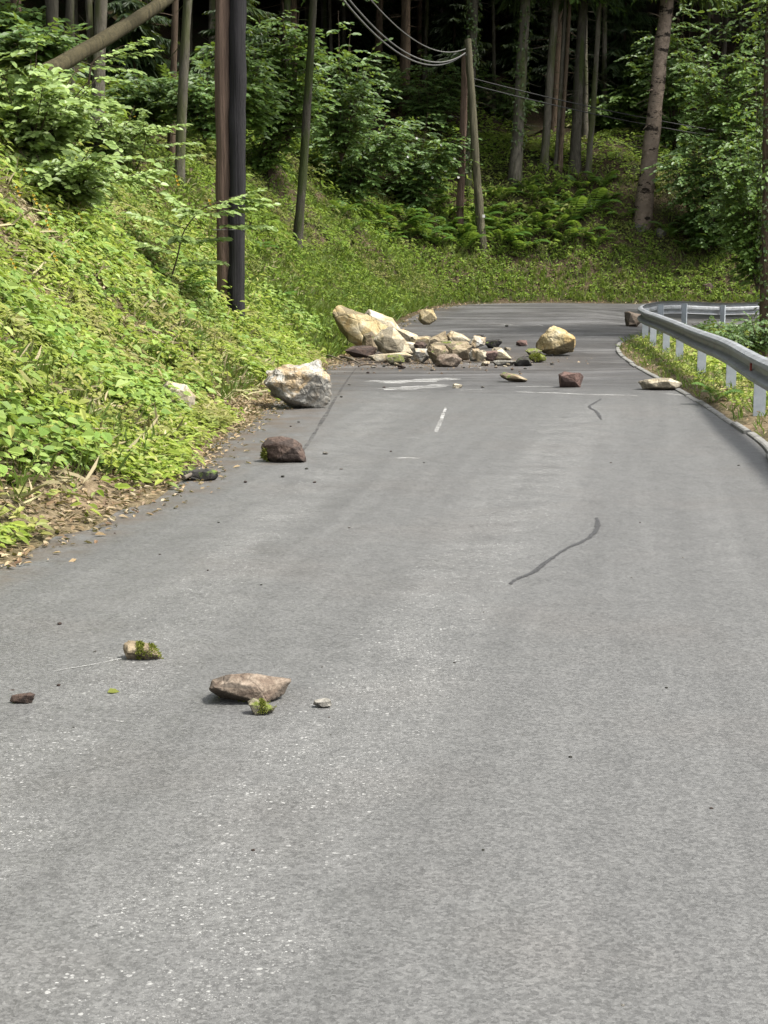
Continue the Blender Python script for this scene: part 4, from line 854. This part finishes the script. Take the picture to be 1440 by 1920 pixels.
def rock_mesh(name, sil, depth, mat, seed, res=5, p=70, rough=.03, crust=.4):
    """angular stone: the hull of its outline and of smaller, shifted outlines in front and behind; each fracture face is fresh or weathered, downward ones mostly darkened"""
    rs = np.random.default_rng(seed); S = np.array(sil, float); c = S.mean(0); S = S - c; hw = depth / 2; lo = S[:, 1].min()
    pts = [(x, rs.uniform(-.3, .3) * hw, z) for x, z in S]
    for sg in (-1, 1):
        k = rs.permutation(len(S))[:max(3, min(5, len(S) - 1))]; off = rs.uniform(-.12, .12, 2) * np.abs(S).max(0)
        pts += [(S[i, 0] * rs.uniform(.45, .85) + off[0], sg * hw * rs.uniform(.7, 1.05), S[i, 1] * rs.uniform(.35, .85) + off[1] * .5) for i in k]
    bm = bmesh.new()
    for q in pts: bm.verts.new((q[0], q[1], max(q[2], lo)))
    bmesh.ops.convex_hull(bm, input=bm.verts); bm.normal_update()
    N = np.array([f.normal[:] for f in bm.faces]); Dd = np.array([f.normal.dot(f.calc_center_median()) for f in bm.faces]); A = np.array([f.calc_area() for f in bm.faces]); bm.free()
    k = (Dd > 1e-5) & (A > 1e-9); N, Dd = N[k], Dd[k]
    V, Fc = ICO[res]; X = V @ N.T / Dd; r = np.sum(np.maximum(X, 0) ** p, 1) ** (-1 / p); face = X.argmax(1)
    dark_face = (rs.uniform(size=len(N)) < np.where(N[:, 2] < -.1, .8, crust)).astype(float)[face]  # downward faces mostly take the dark tone, the others at the crust rate
    Q = V * r[:, None]; q = Q / np.abs(S).max()
    r = r * (1 + rough * (fbm(q, 2.2, 4, seed) + .9 * (np.abs(fbm(q, 3.4, 3, seed + 5)) - .3)) + rough * .8 * np.round(fbm(q * np.array([1.2, 1.2, 3.2]), 1.4, 2, seed + 9) * 3) / 3)
    Q = V * r[:, None]; Q[:, 0] += c[0]; Q[:, 2] += c[1]
    mb = MB(); mb.add(Q, Fc); me = mb.mesh(name, mat, False); at_ = me.attributes.new('crust', 'FLOAT', 'POINT'); at_.data.foreach_set('value', dark_face.astype(np.float32)); return me
def rand_sil(w, h, seed, pts=None, topslant=0):
    rs = np.random.default_rng(seed); pts = pts or int(rs.integers(5, 8)); a = np.linspace(0, 2 * np.pi, pts, endpoint=False) + rs.uniform(-.38, .38, pts) + rs.uniform(0, 6.28)
    x = np.sign(np.cos(a)) * np.abs(np.cos(a)) ** .7 * rs.uniform(.82, 1, pts); z = np.sign(np.sin(a)) * np.abs(np.sin(a)) ** .7 * rs.uniform(.78, 1, pts)
    x = (x - x.min()) / (x.max() - x.min()) - .5; z = (z - z.min()) / (z.max() - z.min()); z = np.where(z < .2, z * .3, z); x = np.where(z < .12, x * .78, x)
    return [(w * i, h * (k + topslant * i * k)) for i, k in zip(x, z)]
def rock(name, label, bx, mat, depth=.8, D=None, sil=None, cat='rock', group=None, res=5, seed=None, sink=.015, **kw):
    """bx: outline box in the photograph; the stone stands on the road there (or at distance D in the pile)"""
    x0, y0, x1, y1 = bx; seed = seed if seed is not None else int(x0 * 7 + y0)
    z0 = None
    if D is None:
        g = gp((x0 + x1) / 2, y1)
        for _ in range(3): g = gp((x0 + x1) / 2, y1, float(zroad(g.x, g.y)))
    else: g = at((x0 + x1) / 2, y1, D)
    m_px = g.y / 2919 * 1.0; w, h = (x1 - x0) * m_px, (y1 - y0) * m_px; dp = depth * w
    elev = (CAMH - g.z) / g.y                                    # part of the seen height is the top face
    hh = max(h - .22 * dp * elev, h * .6)
    if sil is not None: S = [((a - (x0 + x1) / 2) * m_px * 1.07, (y1 - b) * m_px * hh / h * 1.12) for a, b in sil]
    else: S = rand_sil(w * 1.12, hh * 1.08, seed)
    me = rock_mesh(name, S, dp, mat, seed, res, **kw)
    o = link(name, me); o.location = (g.x, g.y + dp * .42, g.z - sink); tag(o, label, cat, group)
    return o
def moss_on(o, cond, n=200, ls=.014):
    """short moss shoots rooted on the stone's surface where cond(x, z in 0..1, up) holds"""
    me = o.data; V = np.array([v.co[:] for v in me.vertices]); Nn = np.array([v.normal[:] for v in me.vertices])
    q = (V - V.min(0)) / (V.max(0) - V.min(0)); m = np.nonzero(cond(q[:, 0], q[:, 2], Nn[:, 2]) & (Nn[:, 1] < .4) & (fbm(V / ls * .12, 1, 2, 3) > -.25))[0]
    if not len(m): return
    i = RNG.choice(m, n); P = V[i] - Nn[i] * ls * .15 + RNG.normal(size=(n, 3)) * ls * .2
    mb = MB(); leafgeo(mb, P, Nn[i] + .8 * rvec(n), rvec(n), RNG.uniform(.5, 1.1, n) * ls, ls * .5, .2, .3)
    return link('moss', mb.mesh('moss', leaf_moss), o)
leaf_moss = leaf_mat('moss_green', [(.07, .085, .012), (.11, .125, .018), (.16, .165, .03)], .2, rough=.8)
# single big ones
rock('boulder', 'mottled white and orange boulder at the left edge of road', (492, 682, 622, 768), R_WHITE, .75, sil=[(494, 702), (512, 695), (540, 694), (580, 688), (600, 683), (610, 700), (622, 722), (616, 745), (603, 766), (548, 767), (530, 757), (505, 745), (497, 722)], res=5, rough=.10, crust=.0, cat='boulder')
o = rock('boulder', 'dark brown rough rock with a mossy end on the left lane edge', (487, 819, 572, 868), R_BROWN, .7, sil=[(488, 838), (500, 824), (515, 820), (548, 823), (566, 834), (572, 848), (571, 865), (510, 868), (492, 858)], res=5, rough=.06, cat='boulder')
moss_on(o, lambda x, z, u: (x < .14) & (z > .15), 350, .028)
rock('boulder', 'big ochre-yellow boulder alone right of the rock pile', (1008, 614, 1081, 668), R_OCHRE, .8, sil=[(1008, 648), (1014, 636), (1030, 618), (1040, 615), (1060, 622), (1078, 634), (1081, 648), (1076, 660), (1055, 667), (1025, 664), (1010, 658)], res=5, rough=.05, crust=.15, cat='boulder')
PD = 28.5
rock('boulder', 'largest ochre slab leaning on the bank at left of pile', (624, 577, 742, 655), R_OCHRE, .45, D=PD + 1.2, sil=[(624, 588), (636, 577), (690, 596), (728, 618), (742, 635), (720, 652), (690, 655), (655, 642), (636, 618)], res=5, rough=.03, crust=.15, cat='boulder')
rock('boulder', 'white-topped slab behind the largest ochre slab', (684, 585, 752, 655), R_CREAM, .8, D=PD + 2.4, sil=[(684, 592), (694, 586), (736, 602), (752, 625), (750, 652), (690, 654)], res=5, cat='boulder')
PILE = [
 ('beige grey wedge propped under the largest ochre slab', (680, 622, 709, 664), R_MIX, .8, PD + .3, None),
 ('bright cream slab with a pointed face in the middle of pile', (700, 616, 776, 668), R_CREAM, .5, PD - .2, [(702, 640), (716, 622), (738, 618), (760, 640), (776, 664), (730, 668), (712, 660)]),
 ('small cream block on top of the pointed cream slab', (712, 614, 744, 640), R_CREAM, .8, PD + .5, None),
 ('long beige slab lying behind the pointed cream slab', (735, 616, 792, 656), R_CREAM, .5, PD + 1.2, [(735, 618), (760, 622), (780, 630), (792, 640), (788, 655), (740, 656)]),
 ('flat cream plank-like slab at the front of pile', (692, 660, 774, 678), R_CREAM, .35, PD - 1.0, None),
 ('dark flat slab wedged under the ochre slab by the bank', (648, 648, 706, 670), R_BROWN, .6, PD - .3, None),
 ('mossy yellowish stone at the front edge of pile', (724, 664, 757, 684), R_MOSSY, .8, PD - 1.8, None),
 ('pale grey blocky stone at the front middle of pile', (773, 653, 808, 680), R_WHITE, .8, PD - 1.2, None),
 ('beige grey round-faced stone in the front middle of pile', (802, 646, 840, 682), R_MIX, .8, PD - 1.4, None),
 ('reddish cream rough stone in the front of pile', (819, 664, 866, 690), R_TAN, .7, PD - 2.2, None),
 ('large beige grey stone behind the reddish cream one', (834, 644, 884, 676), R_MIX, .6, PD - .6, None),
 ('beige pointed stone on the back row of pile', (796, 622, 842, 654), R_MIX, .6, PD + .8, [(797, 640), (815, 632), (834, 623), (842, 650), (800, 654)]),
 ('long low beige stone at the back left of the row', (770, 630, 806, 652), R_CREAM, .6, PD + .7, None),
 ('brown and beige angular stone on the back row', (838, 620, 888, 650), R_CREAM, .6, PD + .9, [(838, 630), (846, 621), (868, 628), (888, 640), (884, 650), (842, 650)]),
 ('small mossy dark stone between two back-row stones', (826, 638, 850, 656), R_MOSSY, .8, PD + .3, None),
 ('pale grey slanting stone at the right of back row', (878, 629, 910, 654), R_WHITE, .7, PD + .4, None),
 ('whitish upright chip right of the large beige grey stone', (880, 654, 906, 678), R_WHITE, .6, PD - 1.0, None),
 ('rounded brown stone in front of the cream slab at right', (906, 657, 934, 677), R_RED, .8, PD - 1.2, None),
 ('cream chip touching the rounded brown stone', (890, 656, 912, 677), R_CREAM, .7, PD - 1.25, None),
 ('cream pointed slab at the right end of pile', (918, 651, 961, 676), R_CREAM, .6, PD - .9, [(918, 664), (928, 652), (940, 653), (961, 672), (955, 676), (922, 676)]),
 ('dark mossy flat stone lying behind the right end', (909, 636, 942, 653), R_DARK, .7, None, None),
 ('small dark stone at the very back of pile', (893, 626, 910, 636), R_DARK, .8, None, None),
 ('flat beige filler stone low in the centre of pile', (745, 640, 800, 664), R_CREAM, .8, PD + .2, None),
 ('flat grey filler stone under the back row', (805, 640, 880, 662), R_MIX, .7, PD + .2, None),
 ('brown stone peeping out below the long beige slab', (776, 640, 800, 660), R_BROWN, .8, PD - .3, None),
]
for lb, bx, mt, dp, D, sil in PILE:
    rock('rock', lb, bx, mt, dp, D=D, sil=sil, group='rocks of the rockfall pile', rough=.05)
rs_ = random.Random(5)
FRG = [rock_mesh('rock_fragment', rand_sil(1, .6, 300 + k), .8, (R_CREAM, R_MIX, R_CREAM, R_BROWN, R_MIX, R_OCHRE)[k], 300 + k, 4) for k in range(6)]
for k in range(34):
    px_, py_ = rs_.uniform(655, 960), rs_.gauss(676, 9); g = gp(px_, min(max(py_, 655), 700)); o = link('rock_fragment', FRG[k % 6]); s_ = rs_.uniform(.05, .17)
    o.scale = (s_, s_ * rs_.uniform(.7, 1.2), s_ * rs_.uniform(.5, 1)); o.rotation_euler = (rs_.uniform(-.3, .3), rs_.uniform(-.3, .3), rs_.uniform(0, 6.28)); o.location = (g.x, g.y, float(zroad(g.x, g.y)) - .005)
    tag(o, 'small broken stone fragment among the rubble of the rock pile', 'stone', 'small fragments around the rock pile')
rs2 = np.random.default_rng(11); n = 2600; X = rs2.normal(.4, 1.15, n); Y = rs2.normal(28.2, 1.2, n); k = (sdist(X, Y, OUTER) < .5) & (-sdist(X, Y, INNER) < -.5); X, Y = X[k], Y[k]; n = len(X)
sz = .010 + .04 * rs2.uniform(0, 1, n) ** 4; tet = np.array([[1, 0, -.3], [-.7, .8, -.25], [-.5, -.9, -.3], [.1, 0, .35]]); a = rs2.uniform(0, 6.28, n); ca, sa = np.cos(a)[:, None], np.sin(a)[:, None]
T4 = np.stack([tet[None, :, 0] * ca - tet[None, :, 1] * sa, tet[None, :, 0] * sa + tet[None, :, 1] * ca, np.repeat(tet[None, :, 2], n, 0)], -1) * rs2.uniform(.6, 1.3, (n, 4, 1)) * sz[:, None, None]
T4 += np.stack([X, Y, np.maximum(zroad(X, Y), tz(X, Y)) + sz * .2], -1)[:, None]; b4 = np.arange(n)[:, None] * 4; mb = MB()
mb.add(T4.reshape(-1, 3), np.concatenate([b4 + q for q in ([[0, 1, 3]], [[1, 2, 3]], [[2, 0, 3]], [[0, 2, 1]])]))
tag(link('rubble', mb.mesh('rubble', leaf_mat('rubble_earth', [(.05, .035, .024), (.10, .075, .05), (.20, .16, .11), (.07, .05, .035)], 0, .9, spec=.1))), 'crumbs of soil and stone strewn around the rock pile', 'rubble', kind='stuff')
# loose ones
o = rock('rock', 'thin grey flat sliver in front of the cream pointed slab', (925, 674, 968, 686), R_GREY, .6, seed=4)
rock('rock', 'small black triangular stone right of the pile', (964, 667, 999, 687), R_DARK, .8, sil=[(964, 683), (972, 672), (984, 667), (992, 672), (999, 685), (968, 687)])
o = rock('rock', 'green moss-covered lump next to the black triangular stone', (994, 664, 1021, 680), R_MOSSY, .8)
moss_on(o, lambda x, z, u: (u > -.1), 900, .04)
rock('rock', 'low mossy stone against the left foot of the big ochre boulder', (986, 653, 1016, 669), R_MOSSY, .8)
rock('rock', 'small reddish stone behind the black triangular stone', (969, 637, 989, 649), R_RED, .8)
rock('rock', 'flat slab with a pale top and black underside on the road', (937, 697, 992, 717), R_MIX, .55, sil=[(938, 702), (946, 698), (970, 702), (991, 712), (985, 716), (955, 714), (941, 707)])
rock('rock', 'squarish reddish block with a cream corner on the road', (1047, 697, 1095, 727), R_RED, .75, sil=[(1048, 703), (1060, 698), (1088, 700), (1095, 706), (1089, 726), (1052, 726)])
rock('rock', 'long flat cream slab beside the kerb under the guardrail', (1200, 708, 1285, 732), R_CREAM, .55, sil=[(1200, 716), (1215, 711), (1260, 709), (1285, 719), (1280, 727), (1250, 731), (1210, 729)], rough=.07)
rock('rock', 'brown rock with a white spot behind the guardrail tip', (1173, 585, 1208, 612), R_TAN, .8)
rock('rock', 'ochre cube-like stone alone behind the rock pile', (786, 581, 819, 608), R_OCHRE, .85)
rock('rock', 'small pale chip in front of the stone dust smear', (847, 718, 867, 728), R_CREAM, .8)
o = rock('rock', 'large tan stone with a pointed end, nearest on the road', (387, 1259, 541, 1321), R_TAN, .62, sil=[(388, 1292), (396, 1274), (430, 1262), (475, 1259), (505, 1268), (541, 1276), (530, 1302), (515, 1314), (430, 1320), (396, 1310)], res=5, rough=.05)
moss_on(o, lambda x, z, u: (z < .18) & (x > .15) & (x < .75), 160, .010)
o = rock('rock', 'small pale mossy chunk touching the large tan stone', (463, 1301, 518, 1341), R_MOSSY, .7, sil=[(463, 1312), (474, 1303), (490, 1310), (516, 1322), (512, 1332), (485, 1340), (474, 1335)])
moss_on(o, lambda x, z, u: (x > .45) & (u > -.2), 420, .011)
o = rock('rock', 'layered pale stone with bright moss left on near road', (229, 1198, 299, 1238), R_MIX, .6, sil=[(232, 1206), (238, 1198), (268, 1200), (285, 1210), (299, 1226), (296, 1237), (240, 1238), (230, 1220)], rough=.07)
moss_on(o, lambda x, z, u: (x > .38) & (u > -.4), 800, .012)
rock('rock', 'small pale grey stone right of the large tan stone', (588, 1308, 621, 1328), R_GREY, .6, crust=.1, sink=.004)
rock('rock', 'flat brown stone at the left edge of near road', (17, 1298, 63, 1320), R_BROWN, .5, crust=.0, sink=.004)
rock('rock', 'little brown stone above the flat one at left edge', (13, 1286, 29, 1295), R_BROWN, .8)
rock('rock', 'thin black sliver lying on the near road at left', (50, 1425, 78, 1434), R_DARK, .45)
# on the banks
g = hit(332, 772, 6, 30); o = rock('rock', 'pale rock half buried in the herbs of left bank', (298, 716, 364, 780), R_CREAM, .8, D=g.y - .1, sil=[(298, 730), (315, 718), (345, 724), (362, 745), (360, 778), (302, 778)])
o = rock('rock', 'wet black stone in the leaf litter at the road edge', (338, 876, 406, 902), R_DARK, .6)
for x, y, w, lb in ((1200, 432, 24, 'pale stone on the far bank below the beige scarred trunk'), (1240, 442, 22, 'rounded grey stone on the far bank right of the pale one'), (1330, 545, 26, 'brown earthy stone at the foot of far bank')):
    g = hit(x, y); rock('rock', lb, (x - w / 2, y - 14, x + w / 2, y + 6), R_GREY if w < 25 else R_BROWN, .8, D=g.y - .1)
# pebbles and chips
PEBM = [rock_mesh('pebble', rand_sil(1, .55, 100 + k), .8, (R_DARK, R_BROWN, R_GREY)[k % 3], 200 + k, 3) for k in range(6)]
PEB = [(138, 1364, 6), (110, 1286, 10), (604, 1251, 6), (852, 1243, 7), (617, 1345, 5), (655, 990, 6), (490, 1097, 6), (112, 1171, 11), (178, 1222, 7), (620, 1378, 5), (502, 1337, 8), (1184, 1083, 5), (1385, 873, 6), (733, 847, 6), (907, 1148, 5), (1070, 1420, 9), (1334, 1516, 9), (1168, 1885, 10), (906, 1594, 8), (475, 1595, 10), (850, 728, 5), (985, 692, 8), (960, 694, 7), (1035, 684, 10), (870, 690, 7), (690, 700, 9), (655, 722, 7), (640, 745, 7), (720, 727, 7), (905, 727, 8), (560, 792, 7), (545, 800, 6), (610, 852, 12), (575, 880, 8), (590, 905, 9), (640, 880, 8), (530, 895, 9), (460, 905, 9), (980, 1378, 5), (1250, 1290, 7), (215, 1000, 6), (300, 1040, 6), (410, 980, 7), (390, 1070, 6), (1145, 868, 6), (795, 868, 5), (1200, 980, 5), (1280, 1046, 5), (950, 630, 9), (930, 690, 8), (700, 690, 10), (720, 688, 8), (750, 692, 10), (790, 690, 9), (810, 695, 8)]
for k, (x, y, w) in enumerate(PEB):
    g = gp(x, y); o = link('pebble', PEBM[k % 6]); s_ = w * g.y / 2919; o.scale = (s_, s_, s_ * random.uniform(.6, 1)); o.rotation_euler = (0, 0, random.uniform(0, 6.28)); o.location = (g.x, g.y, float(zroad(g.x, g.y)) - .002)
    tag(o, 'tiny loose pebble lying on the asphalt', 'pebble', 'loose pebbles on the road')
# fallen green leaf on the near road, sticks by the pile
mb = MB(); leafgeo(mb, np.array([[0, 0, .004]]), np.array([[1., .3, .15]]), np.array([[0, -.5, 1.]]), .052, .034, .5, .3); g = gp(201, 1300)
o = link('fallen_leaf', mb.mesh('fallen_leaf', leaf_moss)); o.location = g; tag(o, 'single curled yellowish green leaf left on near road', 'leaf')
for k, (a, b, r, lb) in enumerate((((638, 672), (676, 690), .022, 'pale stick slanting from bank onto road by the pile'), ((655, 684), (700, 676), .018, 'short brown stick crossing the pale one'), ((672, 690), (706, 688), .015, 'thin dark stick lying before the pile'), ((600, 668), (648, 686), .016, 'bent twig at the bank foot beside the pile'), ((345, 905), (412, 890), .018, 'pale curved root piece in litter at the road edge'), ((220, 800), (290, 838), .012, 'bare pale stalk lying on the lower left bank'), ((300, 842), (362, 838), .010, 'thin dark twig above the leaf litter'))):
    p, q = gp(*a), gp(*b)
    if k in (0, 3, 5, 6): p, q = hit(*a), hit(*b)
    p.z = max(tz1(p.x, p.y), float(zroad(p.x, p.y))) + .03; q.z = max(tz1(q.x, q.y), float(zroad(q.x, q.y))) + .02
    c0 = (p + q) / 2; u = np.linspace(0, 1, 8)[:, None]; pts = np.array(p - c0) + np.array(q - p) * u; pts[:, 1] += .04 * np.sin(u[:, 0] * 6); pts[:, 2] += .03 * np.sin(u[:, 0] * 3.1)
    mb = MB(); tube(mb, pts, np.linspace(r, r * .6, 8), 6, .15, k); o = link('stick', mb.mesh('stick', DEADW if k not in (1, 2, 6) else TWIG, True)); o.location = c0; tag(o, lb, 'stick')
print('tris', sum(len(m.loops) - 2 * len(m.polygons) for m in bpy.data.meshes), 'objs', len(bpy.data.objects))
